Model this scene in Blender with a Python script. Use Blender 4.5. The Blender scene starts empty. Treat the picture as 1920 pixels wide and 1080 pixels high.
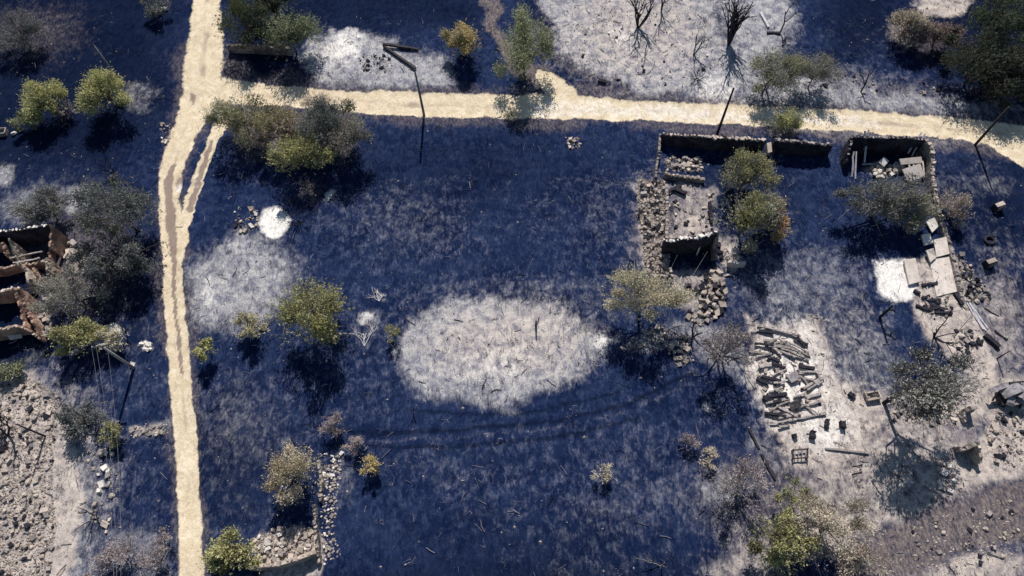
import bpy, math, random
import numpy as np
from mathutils import Vector, Matrix, Euler, Quaternion
random.seed(7); rng = np.random.default_rng(11)
SC = bpy.context.scene
COL = SC.collection
# ------------------------------------------------------------------ camera, sky, sun, exposure
H, FPX, TILT, ROLL = 68.0, 1280.0, math.radians(27.3), math.radians(-3.5)
cd = bpy.data.cameras.new('camera'); cam = bpy.data.objects.new('camera', cd); COL.objects.link(cam)
cd.sensor_width = 36; cd.lens = 36 * FPX / 1920; cd.clip_start = 0.5; cd.clip_end = 9000
CR = Matrix.Rotation(TILT, 3, 'X') @ Matrix.Rotation(ROLL, 3, 'Z')
cam.matrix_world = Matrix.Translation((0, 0, H)) @ CR.to_4x4()
SC.camera = cam
SUN_EL, SUN_AZ = math.radians(45), math.radians(3)
w = bpy.data.worlds.new('World'); SC.world = w; w.use_nodes = True
wn = w.node_tree; sky = wn.nodes.new('ShaderNodeTexSky'); sky.sky_type = 'NISHITA'; sky.sun_disc = False
sky.sun_elevation = SUN_EL; sky.sun_rotation = SUN_AZ; sky.air_density = 1.6; sky.dust_density = 0.3; sky.ozone_density = 4.0
wn.links.new(sky.outputs[0], wn.nodes['Background'].inputs[0]); wn.nodes['Background'].inputs[1].default_value = 0.052
ld = bpy.data.lights.new('sun', 'SUN'); ld.energy = 4.6; ld.angle = math.radians(0.5); ld.color = (1.0, 0.94, 0.86)
sun = bpy.data.objects.new('sun', ld); COL.objects.link(sun)
sdir = Vector((math.sin(SUN_AZ) * math.cos(SUN_EL), math.cos(SUN_AZ) * math.cos(SUN_EL), math.sin(SUN_EL)))
sun.rotation_euler = (-sdir).to_track_quat('-Z', 'Y').to_euler(); sun.location = sdir * 150
SC.view_settings.view_transform = 'Standard'; SC.view_settings.look = 'None'
SC.view_settings.exposure = 0.34; SC.view_settings.gamma = 1.0; SC.view_settings.use_curve_mapping = False
SC.render.engine = 'CYCLES'; SC.cycles.max_bounces = 5; SC.cycles.transparent_max_bounces = 4

# ------------------------------------------------------------------ pixel -> ground helpers
Rn = np.array(CR)
def P(px, py, z=0.0):
    d = CR @ Vector((px - 960, 540 - py, -FPX)); k = (z - H) / d.z
    return Vector((d.x * k, d.y * k, z))
def mpp(px, py):                                     # metres per photo pixel at a ground point
    d = CR @ Vector((px - 960, 540 - py, -FPX)); return (H / -d.z)
def to_px(x, y, z=0.0):
    v = np.stack([x, y, np.zeros_like(x) + z - H], -1) @ Rn
    return 960 - v[..., 0] / v[..., 2] * FPX, 540 + v[..., 1] / v[..., 2] * FPX

# ------------------------------------------------------------------ noise
def _hash(ix, iy, s):
    n = (ix.astype(np.int64) * 374761393 + iy.astype(np.int64) * 668265263 + s * 974634777) & 0xFFFFFFFF
    n = ((n ^ (n >> 13)) * 1274126177) & 0xFFFFFFFF
    return ((n ^ (n >> 16)) & 0xFFFF) / 65535.0
def vnoise(x, y, s=0):
    ix = np.floor(x); iy = np.floor(y); fx = x - ix; fy = y - iy
    fx = fx * fx * (3 - 2 * fx); fy = fy * fy * (3 - 2 * fy)
    a = _hash(ix, iy, s); b = _hash(ix + 1, iy, s); c = _hash(ix, iy + 1, s); d = _hash(ix + 1, iy + 1, s)
    return (a * (1 - fx) + b * fx) * (1 - fy) + (c * (1 - fx) + d * fx) * fy
def fbm(x, y, s=0, oct=4):
    t = 0; amp = 0.5; tot = 0
    for o in range(oct):
        t = t + amp * vnoise(x * 2 ** o, y * 2 ** o, s + o * 17); tot += amp; amp *= 0.55
    return t / tot
def sstep(a, b, x):
    t = np.clip((x - a) / (b - a), 0, 1); return t * t * (3 - 2 * t)

# ------------------------------------------------------------------ mesh helpers
def add_mesh(name, verts, faces, mat, parent=None, loc=(0, 0, 0), smooth=False, colors=None):
    me = bpy.data.meshes.new(name)
    verts = np.asarray(verts, dtype=np.float32).reshape(-1, 3)
    me.vertices.add(len(verts)); me.vertices.foreach_set('co', verts.ravel())
    if isinstance(faces, np.ndarray):
        n, k = faces.shape; li = faces.ravel(); starts = np.arange(n) * k
    else:
        n = len(faces); starts = np.zeros(n, int); c = 0; li = []
        for i, f in enumerate(faces):
            starts[i] = c; c += len(f); li.extend(f)
        li = np.array(li)
    me.loops.add(len(li)); me.loops.foreach_set('vertex_index', li.astype(np.int32))
    me.polygons.add(n); me.polygons.foreach_set('loop_start', starts.astype(np.int32))
    me.polygons.foreach_set('use_smooth', np.full(n, bool(smooth)))
    if colors is not None:
        for nm, arr in colors.items():
            a = me.color_attributes.new(nm, 'FLOAT_COLOR', 'POINT')
            c4 = np.ones((len(verts), 4), np.float32); c4[:, :3] = arr; a.data.foreach_set('color', c4.ravel())
    me.update(); me.validate()
    if mat is not None: me.materials.append(mat)
    o = bpy.data.objects.new(name, me); COL.objects.link(o); o.location = loc
    if parent is not None: o.parent = parent
    return o
def tag(o, label=None, cat=None, group=None, kind=None):
    if label: o['label'] = label
    if cat: o['category'] = cat
    if group: o['group'] = group
    if kind or cat: o['kind'] = kind or 'thing'
    return o
def empty(name, loc, label, cat, group=None):
    e = bpy.data.objects.new(name, None); COL.objects.link(e); e.location = loc; e.empty_display_size = 0.3
    return tag(e, label, cat, group)
class MB:
    def __init__(s, origin=(0, 0, 0)): s.v = []; s.f = []; s.o = Vector(origin)
    def add(s, vs, fs):
        b = len(s.v); s.v += [Vector(v) - s.o for v in vs]; s.f += [tuple(b + i for i in f) for f in fs]
    def box(s, c, size, rot=None, jit=0.0, taper=1.0):
        m = rot if rot is not None else Matrix.Identity(3); vs = []
        for z in (-.5, .5):
            k = taper if z > 0 else 1
            for x, y in ((-.5, -.5), (.5, -.5), (.5, .5), (-.5, .5)):
                vs.append(Vector(c) + m @ Vector((x * size[0] * k, y * size[1] * k, z * size[2])) + Vector([random.uniform(-jit, jit) for _ in range(3)]))
        s.add(vs, [(3, 2, 1, 0), (4, 5, 6, 7), (0, 1, 5, 4), (1, 2, 6, 5), (2, 3, 7, 6), (3, 0, 4, 7)])
    def tube(s, pts, rads, n=6):
        pts = [Vector(p) for p in pts]; vs = []; fs = []
        for i, p in enumerate(pts):
            t = (pts[min(i + 1, len(pts) - 1)] - pts[max(i - 1, 0)]).normalized()
            a = t.orthogonal().normalized() if i == 0 else (a - t * a.dot(t)).normalized()
            b = t.cross(a)
            for k in range(n):
                an = 2 * math.pi * k / n; vs.append(p + (a * math.cos(an) + b * math.sin(an)) * rads[i])
        for i in range(len(pts) - 1):
            for k in range(n):
                k2 = (k + 1) % n; fs.append((i * n + k, i * n + k2, (i + 1) * n + k2, (i + 1) * n + k))
        fs.append(tuple(range(n - 1, -1, -1))); fs.append(tuple((len(pts) - 1) * n + k for k in range(n)))
        s.add(vs, fs)
    def build(s, name, mat, parent=None, smooth=False, loc=None):
        if loc is None: loc = (0, 0, 0) if parent is not None else s.o
        return add_mesh(name, [tuple(v) for v in s.v], s.f, mat, parent, loc, smooth)

# ------------------------------------------------------------------ materials
def nt_new(name):
    m = bpy.data.materials.new(name); m.use_nodes = True; nt = m.node_tree
    b = nt.nodes['Principled BSDF']; b.inputs['Roughness'].default_value = 0.95; b.inputs['Specular IOR Level'].default_value = 0.08
    return m, nt, b
def nd(nt, t, **kw):
    n = nt.nodes.new(t)
    for k, v in kw.items():
        if k.startswith('_'): setattr(n, k[1:], v)
        else: n.inputs[k].default_value = v
    return n
def mixc(nt, fac, a, b, mode='MIX'):
    n = nt.nodes.new('ShaderNodeMix'); n.data_type = 'RGBA'; n.blend_type = mode
    for sock, val in ((n.inputs[0], fac), (n.inputs[6], a), (n.inputs[7], b)):
        if isinstance(val, (int, float)): sock.default_value = val
        elif isinstance(val, tuple): sock.default_value = (*val, 1)
        else: nt.links.new(val, sock)
    return n.outputs[2]
def ramp(nt, src, a, b):
    n = nt.nodes.new('ShaderNodeMapRange'); n.interpolation_type = 'SMOOTHSTEP'
    n.inputs[1].default_value = a; n.inputs[2].default_value = b; nt.links.new(src, n.inputs[0]); return n.outputs[0]
def noise(nt, vec, scale, detail=5, rough=0.6, dist=0.0):
    n = nd(nt, 'ShaderNodeTexNoise', Scale=scale, Detail=detail, Roughness=rough, Distortion=dist); nt.links.new(vec, n.inputs['Vector']); return n.outputs['Fac']
def math_(nt, op, a, b):
    n = nt.nodes.new('ShaderNodeMath'); n.operation = op
    for i, v in enumerate((a, b)):
        if isinstance(v, (int, float)): n.inputs[i].default_value = v
        else: nt.links.new(v, n.inputs[i])
    return n.outputs[0]
def bump(nt, bsdf, src, strength=0.4, dist=0.1):
    n = nd(nt, 'ShaderNodeBump', Strength=strength, Distance=dist); nt.links.new(src, n.inputs['Height']); nt.links.new(n.outputs[0], bsdf.inputs['Normal'])
def simple_mat(name, c1, c2, scale=3.0, c3=None, s3=12.0, t3=(0.55, 0.7), bumpd=0.05, rough=0.95, obj_var=0.0):
    m, nt, b = nt_new(name); co = nt.nodes.new('ShaderNodeTexCoord'); v = co.outputs['Object']
    n1 = noise(nt, v, scale, 6, 0.65); col = mixc(nt, ramp(nt, n1, 0.3, 0.7), c1, c2)
    n2 = noise(nt, v, s3, 5, 0.65)
    if c3 is not None: col = mixc(nt, ramp(nt, n2, *t3), col, c3)
    if obj_var:
        oi = nt.nodes.new('ShaderNodeObjectInfo'); mr = nt.nodes.new('ShaderNodeMapRange'); nt.links.new(oi.outputs['Random'], mr.inputs[0])
        mr.inputs[3].default_value = 1 - obj_var; mr.inputs[4].default_value = 1 + obj_var * 0.6
        hs = nt.nodes.new('ShaderNodeHueSaturation'); nt.links.new(mr.outputs[0], hs.inputs['Value']); nt.links.new(col, hs.inputs['Color']); col = hs.outputs[0]
    nt.links.new(col, b.inputs['Base Color']); b.inputs['Roughness'].default_value = rough
    bump(nt, b, n2, 0.6, bumpd); return m
def wall_mat(name, c1, c2, mortar, soot_shade, scale=3.2):
    m, nt, b = nt_new(name); co = nt.nodes.new('ShaderNodeTexCoord'); v = co.outputs['Object']
    vo = nd(nt, 'ShaderNodeTexVoronoi', Scale=scale, Randomness=0.9); vo.feature = 'F1'; nt.links.new(v, vo.inputs['Vector'])
    ve = nd(nt, 'ShaderNodeTexVoronoi', Scale=scale, Randomness=0.9); ve.feature = 'DISTANCE_TO_EDGE'; nt.links.new(v, ve.inputs['Vector'])
    sep = nt.nodes.new('ShaderNodeSeparateColor'); nt.links.new(vo.outputs['Color'], sep.inputs[0])
    col = mixc(nt, sep.outputs[0], c1, c2); n = noise(nt, v, 9, 5); col = mixc(nt, math_(nt, 'MULTIPLY', n, 0.35), col, (0.08, 0.075, 0.09))
    e = ramp(nt, ve.outputs['Distance'], 0.02, 0.09); col = mixc(nt, e, mortar, col)
    n2 = noise(nt, v, 0.7, 4); col = mixc(nt, math_(nt, 'MULTIPLY', ramp(nt, n2, 0.42, 0.62), 0.75), col, soot_shade)
    nt.links.new(col, b.inputs['Base Color']); bump(nt, b, e, 0.7, 0.06); return m

M = {}
M['stone'] = simple_mat('stone', (0.34, 0.30, 0.28), (0.20, 0.18, 0.19), 2.5, (0.05, 0.05, 0.07), 5, (0.6, 0.75), obj_var=0.35)
M['pale_stone'] = simple_mat('pale_stone', (0.50, 0.43, 0.37), (0.33, 0.28, 0.255), 2.0, (0.12, 0.11, 0.12), 5, (0.6, 0.78), obj_var=0.3)
M['white_stone'] = simple_mat('white_stone', (0.72, 0.68, 0.64), (0.55, 0.51, 0.48), 2.0, (0.25, 0.23, 0.23), 6, (0.62, 0.8), obj_var=0.15)
M['char'] = simple_mat('charred_wood', (0.018, 0.018, 0.026), (0.045, 0.042, 0.055), 4.0, (0.25, 0.23, 0.25), 7, (0.64, 0.78))
M['ash_beam'] = simple_mat('ashen_wood', (0.20, 0.18, 0.18), (0.44, 0.40, 0.38), 3.0, (0.03, 0.03, 0.04), 5, (0.54, 0.64), obj_var=0.3)
M['char_bark'] = simple_mat('burnt_bark', (0.020, 0.019, 0.030), (0.05, 0.045, 0.06), 5.0)
M['bark'] = simple_mat('bark', (0.06, 0.05, 0.045), (0.13, 0.11, 0.1), 5.0)
M['grey_twig'] = simple_mat('grey_twig', (0.20, 0.18, 0.18), (0.33, 0.30, 0.28), 5.0)
M['white_ash_wood'] = simple_mat('white_ash_wood', (0.62, 0.60, 0.62), (0.36, 0.345, 0.39), 4.0, (0.15, 0.14, 0.2), 8, (0.62, 0.75))
M['concrete'] = simple_mat('pole_concrete', (0.26, 0.25, 0.25), (0.16, 0.155, 0.17), 2.0, (0.06, 0.06, 0.07), 6)
M['pole_wood'] = simple_mat('pole_wood', (0.035, 0.032, 0.04), (0.075, 0.068, 0.07), 3.0, (0.015, 0.015, 0.02), 8)
M['pole_grey'] = simple_mat('weathered_pole', (0.36, 0.35, 0.36), (0.22, 0.21, 0.23), 3.0, (0.08, 0.08, 0.1), 6)
M['slab'] = simple_mat('slab_plaster', (0.60, 0.54, 0.50), (0.45, 0.40, 0.37), 1.5, (0.16, 0.14, 0.15), 4, (0.6, 0.8), obj_var=0.15)
M['metal'] = simple_mat('burnt_sheet_metal', (0.35, 0.34, 0.36), (0.12, 0.10, 0.11), 1.6, (0.6, 0.58, 0.58), 3, (0.6, 0.75), rough=0.6)
M['dark_metal'] = simple_mat('sooty_metal', (0.03, 0.03, 0.035), (0.09, 0.08, 0.085), 3.0)
M['wire'] = simple_mat('wire_metal', (0.16, 0.16, 0.18), (0.22, 0.22, 0.24), 3.0)
M['wall'] = wall_mat('field_stone_wall', (0.42, 0.37, 0.34), (0.26, 0.23, 0.22), (0.30, 0.26, 0.23), (0.06, 0.055, 0.07))
M['adobe'] = wall_mat('mud_brick_wall', (0.42, 0.25, 0.20), (0.52, 0.38, 0.29), (0.46, 0.35, 0.27), (0.13, 0.08, 0.075), 2.6)
M['soot_shade'] = wall_mat('shaded_sooty_wall', (0.035, 0.034, 0.05), (0.07, 0.064, 0.078), (0.028, 0.027, 0.036), (0.012, 0.012, 0.02))  # sooty stone, darkened further so the faces' shade sits in the colour
M['cream'] = wall_mat('plastered_wall', (0.58, 0.50, 0.42), (0.50, 0.42, 0.34), (0.55, 0.47, 0.39), (0.22, 0.16, 0.14), 2.0)

def leaf_mat(name, transl=0.4):
    m = bpy.data.materials.new(name); m.use_nodes = True; nt = m.node_tree; nt.nodes.clear()
    out = nt.nodes.new('ShaderNodeOutputMaterial'); ca = nt.nodes.new('ShaderNodeVertexColor'); ca.layer_name = 'leaf'
    d = nt.nodes.new('ShaderNodeBsdfDiffuse'); t = nt.nodes.new('ShaderNodeBsdfTranslucent'); mx = nt.nodes.new('ShaderNodeMixShader'); mx.inputs[0].default_value = transl
    for s in (d, t): nt.links.new(ca.outputs[0], s.inputs[0])
    nt.links.new(d.outputs[0], mx.inputs[1]); nt.links.new(t.outputs[0], mx.inputs[2]); nt.links.new(mx.outputs[0], out.inputs[0]); return m
M['leaf'] = leaf_mat('leaf', 0.26)
M['stalk'] = leaf_mat('stalk', 0.1)

# ------------------------------------------------------------------ the ground
CELL = 0.25; X0, X1, Y0, Y1 = -90.0, 90.0, -10.0, 104.0
nx = int((X1 - X0) / CELL) + 1; ny = int((Y1 - Y0) / CELL) + 1
gx, gy = np.meshgrid(np.linspace(X0, X1, nx), np.linspace(Y0, Y1, ny))
qx, qy = to_px(gx, gy)
wx = qx + (fbm(gx * 0.25, gy * 0.25, 3) - .5) * 46 + (fbm(gx * 1.3, gy * 1.3, 5, 3) - .5) * 16
wy = qy + (fbm(gx * 0.25, gy * 0.25, 9) - .5) * 40 + (fbm(gx * 1.3, gy * 1.3, 8, 3) - .5) * 14
rx_ = qx + (fbm(gx * 0.5, gy * 0.5, 21) - .5) * 12 + (fbm(gx * 2.2, gy * 2.2, 25, 2) - .5) * 5
ry_ = qy + (fbm(gx * 0.5, gy * 0.5, 23) - .5) * 10 + (fbm(gx * 2.2, gy * 2.2, 27, 2) - .5) * 5
def ell(cx, cy, a, b, rot=0.0, soft=0.35, X=None, Y=None):
    X = wx if X is None else X; Y = wy if Y is None else Y
    c, s = math.cos(math.radians(rot)), math.sin(math.radians(rot)); dx = X - cx; dy = Y - cy
    r = np.sqrt(((dx * c + dy * s) / a) ** 2 + ((-dx * s + dy * c) / b) ** 2)
    soft = min(.95, soft * 1.55) if X is wx else soft
    return 1 - sstep(1 - soft, 1 + soft * .8, r)
def pline(pts, soft=0.35, X=None, Y=None):           # pts: (x, y, full width)
    X = wx if X is None else X; Y = wy if Y is None else Y
    best = np.full(X.shape, 9.0)
    for (x1, y1, w1), (x2, y2, w2) in zip(pts[:-1], pts[1:]):
        dx, dy = x2 - x1, y2 - y1; L = dx * dx + dy * dy + 1e-6
        t = np.clip(((X - x1) * dx + (Y - y1) * dy) / L, 0, 1)
        d = np.hypot(X - x1 - t * dx, Y - y1 - t * dy) / (0.5 * (w1 + (w2 - w1) * t)); best = np.minimum(best, d)
    return 1 - sstep(1 - soft, 1 + soft, best)
def poly(pts, soft=12.0, X=None, Y=None):
    X = wx if X is None else X; Y = wy if Y is None else Y
    ins = np.zeros(X.shape, bool); dm = np.full(X.shape, 1e9); n = len(pts)
    for i in range(n):
        (x1, y1), (x2, y2) = pts[i], pts[(i + 1) % n]; dx, dy = x2 - x1, y2 - y1
        t = np.clip(((X - x1) * dx + (Y - y1) * dy) / (dx * dx + dy * dy + 1e-9), 0, 1)
        dm = np.minimum(dm, np.hypot(X - x1 - t * dx, Y - y1 - t * dy))
        c = ((y1 > Y) != (y2 > Y)); xin = dx * (Y - y1) / (dy if abs(dy) > 1e-9 else 1e-9) + x1; ins ^= (c & (X < xin))
    soft = soft * 1.7 if X is wx else soft
    return sstep(-soft, soft, np.where(ins, dm, -dm))
mx_ = np.maximum
RW = lambda L, k: [(a, b, c * k) for a, b, c in L]
ROAD_NS = pline(RW([(392, -80, 74), (388, 10, 62), (386, 60, 74), (382, 120, 86), (376, 165, 84), (366, 205, 66), (345, 250, 56), (326, 300, 52), (318, 360, 50), (321, 440, 46), (324, 520, 46), (329, 600, 48), (336, 690, 50), (346, 800, 50), (352, 880, 50), (357, 980, 52), (360, 1080, 54), (364, 1200, 56)], .84), 0.3, rx_, ry_)
ROAD_EW = pline(RW([(380, 165, 60), (440, 172, 52), (520, 178, 44), (610, 188, 42), (700, 192, 48), (800, 196, 52), (900, 200, 50), (980, 200, 52), (1040, 198, 56), (1120, 203, 46), (1220, 208, 42), (1320, 212, 44), (1420, 218, 44), (1520, 222, 46), (1620, 228, 48), (1720, 236, 46), (1800, 242, 46), (1870, 250, 50), (1990, 268, 62)], .87), 0.32, rx_, ry_)
ROAD_SP = mx_(pline([(1060, 180, 44), (1035, 158, 36), (1015, 140, 22)], 0.3, rx_, ry_), pline([(1865, 262, 30), (1920, 292, 36), (1990, 330, 40)], 0.4, rx_, ry_))
TRACK_W = pline([(424, 218, 24), (404, 248, 22), (390, 290, 20), (374, 335, 22), (358, 380, 24), (344, 430, 24), (336, 470, 22)], 0.3, rx_, ry_)
road = mx_(mx_(ROAD_NS, ROAD_EW), mx_(ROAD_SP, TRACK_W * 0.92))
rut = mx_(pline([(324, 312, 10), (316, 350, 15), (319, 400, 17), (322, 450, 15), (325, 500, 9), (328, 560, 6), (331, 620, 7), (336, 670, 7), (340, 700, 5)], 0.5, rx_, ry_),
          pline([(396, 262, 5), (384, 310, 9), (372, 350, 10), (356, 395, 12)], 0.5, rx_, ry_))
rn = np.clip(fbm(gx * .35, gy * .35, 61) * 3 - 1.0, 0, 1)
rut = mx_(rut, .55 * rn * pline([(388, -40, 10), (384, 60, 14), (380, 150, 16), (362, 210, 8), (340, 260, 7), (322, 318, 8)], .7, rx_, ry_)); rut = mx_(rut, .5 * rn * pline([(430, 172, 8), (610, 188, 9), (800, 197, 10), (980, 201, 9), (1220, 208, 8), (1420, 217, 9), (1620, 228, 9), (1800, 242, 9), (1990, 268, 9)], .7, rx_, ry_)); rut = mx_(rut, .45 * rn * pline([(340, 700, 8), (346, 800, 8), (352, 880, 8), (360, 1080, 9), (364, 1200, 9)], .8, rx_, ry_))
rut = mx_(rut, ell(350, 338, 16, 16, 0, 0.6) * 0.9); rut = mx_(rut, ell(352, 180, 5, 16, 0, 0.6)); rut = mx_(rut, 0.35 * pline([(560, 176, 4), (760, 196, 5), (960, 203, 5), (1200, 210, 4)], 0.6, rx_, ry_))
ash = .84 * poly([(757, 596), (840, 556), (960, 560), (1060, 588), (1108, 626), (1152, 648), (1085, 698), (1020, 732), (960, 762), (880, 756), (790, 742), (757, 692), (742, 640)], 17)
ash = mx_(ash, 0.78 * ell(452, 530, 112, 92, -25, 0.4)); ash = mx_(ash, ell(392, 555, 45, 70, 15, 0.5)); ash = mx_(ash, ell(450, 458, 30, 20, -20, 0.5))
ash = mx_(ash, 0.95 * poly([(1005, -60), (1345, -60), (1345, 60), (1400, 120), (1390, 170), (1290, 182), (1190, 172), (1110, 140), (1050, 90), (1015, 30)], 16))
ash = mx_(ash, ell(1170, 70, 22, 18, 0, 0.7)); ash = mx_(ash, 0.75 * poly([(1345, -40), (1480, -40), (1505, 50), (1470, 110), (1400, 170), (1370, 170)], 20))
ash = mx_(ash, 0.62 * poly([(1380, 120), (1560, 150), (1700, 165), (1900, 190), (1920, 215), (1700, 215), (1500, 205), (1380, 200)], 16))
ash = mx_(ash, 0.9 * poly([(570, 72), (640, 52), (740, 72), (755, 100), (840, 120), (850, 160), (600, 160), (560, 110)], 14))
ash = mx_(ash, 0.6 * poly([(750, 95), (850, 120), (845, 160), (720, 160)], 14))
ash = mx_(ash, 0.55 * ell(262, 175, 40, 34, 0, 0.4)); ash = mx_(ash, 0.55 * ell(280, 806, 52, 18, -8, 0.4)); ash = mx_(ash, 0.5 * ell(60, 385, 95, 40, -8, 0.5)); ash = mx_(ash, 0.8 * ell(135, 378, 26, 32, 10, 0.5))
ash = mx_(ash, 0.35 * ell(70, 45, 70, 42, 0, 0.5)); ash = mx_(ash, 0.8 * ell(8, 325, 22, 26, 0, 0.5)); ash = mx_(ash, 0.7 * ell(690, 605, 26, 26, 0, 0.6) * 0.6)
ash = mx_(ash, 0.55 * poly([(1260, 600), (1310, 590), (1400, 650), (1400, 720), (1310, 690)], 18)); ash = mx_(ash, 0.5 * ell(1230, 640, 60, 28, -20, 0.4)); ash = mx_(ash, 0.38 * ell(1590, 650, 80, 110, 20, 0.5)); ash = mx_(ash, 0.42 * ell(1480, 560, 90, 36, 0, 0.5))
ash = mx_(ash, 0.5 * ell(60, 1000, 160, 330, 0, 0.3) * (wx < 330)); ash = mx_(ash, 0.45 * ell(245, 1045, 90, 60, 0, 0.5)); ash = mx_(ash, 0.5 * ell(1350, 910, 60, 50, 0, 0.5)); ash = mx_(ash, 0.45 * ell(1430, 840, 18, 70, -25, 0.5)); ash = mx_(ash, 0.3 * ell(640, 900, 30, 70, 0, 0.5))
ash = mx_(ash, 0.5 * ell(1850, 330, 60, 40, 30, 0.5) * 0.7); ash = mx_(ash, 0.35 * ell(1700, 260, 160, 30, 5, 0.5)); ash = mx_(ash, 0.32 * ell(1840, 560, 70, 110, 10, 0.5))
ash = mx_(ash, 0.25 * ell(960, 560, 260, 60, 0, 0.6)); ash = mx_(ash, 0.3 * ell(1570, 520, 110, 70, 0, 0.6)); ash = mx_(ash, 0.26 * ell(1200, 930, 260, 90, -10, 0.7)); ash = mx_(ash, 0.22 * ell(860, 890, 180, 60, 10, 0.7)); ash = mx_(ash, 0.3 * ell(1190, 340, 40, 30, 0, .6))
sand = 0.95 * poly([(1400, 600), (1530, 605), (1560, 700), (1630, 750), (1620, 800), (1660, 850), (1560, 890), (1480, 880), (1440, 800), (1410, 720)], 16)
sand = mx_(sand, 0.95 * poly([(1715, 485), (1790, 480), (1815, 560), (1880, 700), (1850, 740), (1760, 660), (1700, 560)], 12))
sand = mx_(sand, 0.8 * poly([(1820, 700), (1990, 690), (1990, 900), (1800, 930), (1760, 900), (1840, 800), (1600, 800), (1600, 760), (1700, 770)], 22))
sand = mx_(sand, 0.7 * poly([(1640, 950), (1800, 925), (1760, 970), (1600, 1010)], 14)); sand = mx_(sand, 0.75 * ell(1560, 1000, 110, 50, -10, 0.5)); sand = mx_(sand, 0.8 * ell(1800, 1075, 150, 45, -8, 0.5)); sand = mx_(sand, 0.5 * ell(1420, 1050, 120, 60, -25, 0.5))
sand = mx_(sand, 0.55 * poly([(1250, 340), (1345, 345), (1350, 440), (1340, 560), (1300, 600), (1258, 560), (1250, 450)], 9)); sand = mx_(sand, 0.7 * poly([(1345, 440), (1380, 450), (1400, 500), (1365, 520), (1345, 500)], 8)); sand = mx_(sand, 0.55 * poly([(1190, 340), (1250, 335), (1256, 525), (1205, 530)], 8))
sand = mx_(sand, 0.75 * poly([(-60, 705), (70, 700), (120, 760), (135, 860), (110, 960), (150, 1000), (95, 1130), (-60, 1130)], 14)); sand = mx_(sand, 0.55 * poly([(120, 770), (140, 830), (160, 1000), (100, 1090), (85, 1000), (110, 900)], 12)); sand = mx_(sand, 0.7 * ell(30, 715, 60, 16, 0, 0.5))
sand = mx_(sand, 0.7 * poly([(470, 1000), (520, 985), (595, 1000), (600, 1080), (480, 1090)], 8)); sand = mx_(sand, 0.9 * poly([(1725, -50), (1850, -50), (1800, 20), (1740, 42), (1715, 30)], 10)); sand = mx_(sand, 0.5 * ell(1700, 60, 40, 40, 0, 0.5))
sand = mx_(sand, 0.5 * poly([(1440, 195), (1560, 198), (1560, 262), (1440, 258)], 12)); sand = mx_(sand, 0.45 * ell(1350, 190, 60, 24, 0, .5)); sand = mx_(sand, 0.7 * ell(1660, 318, 40, 14, 0, .5))
verge = pline([(424, 162, 80), (800, 197, 80), (1120, 203, 76), (1420, 218, 84), (1720, 236, 86), (1990, 268, 90)], 0.35); vergN = pline([(382, 120, 110), (345, 250, 84), (318, 360, 76), (324, 520, 72), (346, 800, 68), (360, 1200, 70)], 0.35)
brown = mx_(0.55 * verge, 0.5 * vergN); brown = mx_(brown, 1.0 * pline([(900, -60, 34), (925, 40, 34), (945, 95, 30), (1000, 150, 32), (1035, 170, 30)], 0.5)); brown = mx_(brown, 0.8 * ell(1012, 150, 34, 22, 0, 0.5)); brown = mx_(brown, 0.5 * poly([(1560, 960), (1990, 860), (1990, 1000), (1780, 1060), (1600, 1050)], 20)); brown = mx_(brown, 0.5 * ell(1620, 850, 70, 60, 0, 0.5)); brown = mx_(brown, 0.45 * ell(580, 365, 30, 26, 0, 0.6)); brown = mx_(brown, 0.5 * ell(1750, 80, 50, 40, 0, .6))
ash = mx_(ash, 0.42 * ell(1500, 540, 170, 90, 0, 0.6)); ash = mx_(ash, 0.45 * ell(1600, 690, 90, 150, 15, 0.6)); ash = mx_(ash, 0.24 * ell(1860, 520, 90, 160, 0, 0.6)); ash = mx_(ash, 0.30 * ell(1000, 560, 330, 60, 0, 0.7)); ash = mx_(ash, 0.30 * ell(180, 900, 90, 150, 0, 0.6)); ash = mx_(ash, 0.42 * ell(1560, 170, 200, 70, 8, 0.6)); ash = mx_(ash, 0.3 * ell(1620, 60, 90, 80, 0, .6)); ash = mx_(ash, 0.28 * ell(1320, 940, 130, 80, 0, .6)); ash = mx_(ash, .3 * ell(450, 800, 120, 120, 0, .7)); ash = mx_(ash, .26 * ell(760, 420, 200, 90, 10, .7))
sand = mx_(sand, 0.6 * ell(1690, 880, 260, 150, -12, 0.5)); sand = mx_(sand, .55 * ell(1760, 1000, 230, 130, -12, .5)); sand = mx_(sand, .45 * ell(1480, 1000, 170, 80, -20, .6)); sand = mx_(sand, .5 * ell(1880, 620, 60, 160, 0, .6)); sand = mx_(sand, .4 * ell(1230, 420, 60, 130, 0, .5)); sand = mx_(sand, .32 * ell(1600, 620, 90, 90, 0, .6)); sand = mx_(sand, .35 * ell(110, 860, 130, 240, 0, .5)); sand = mx_(sand, .55 * ell(1190, 60, 190, 130, 0, .6)); sand = mx_(sand, .55 * ell(950, 640, 200, 90, 0, .5))
brown = mx_(brown, .55 * ell(150, 480, 120, 140, 0, .5)); brown = mx_(brown, .45 * ell(1640, 180, 260, 50, 5, .5)); brown = mx_(brown, .5 * ell(1420, 930, 140, 120, 0, .6)); brown = mx_(brown, .5 * ell(1700, 960, 250, 130, 0, .5)); brown = mx_(brown, .6 * pline([(420, 160, 120), (480, 250, 100), (620, 250, 110)], .6)); brown = mx_(brown, .4 * ell(1350, 640, 90, 70, 0, .6)); brown = mx_(brown, .45 * ell(60, 60, 110, 70, 0, .6))
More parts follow.
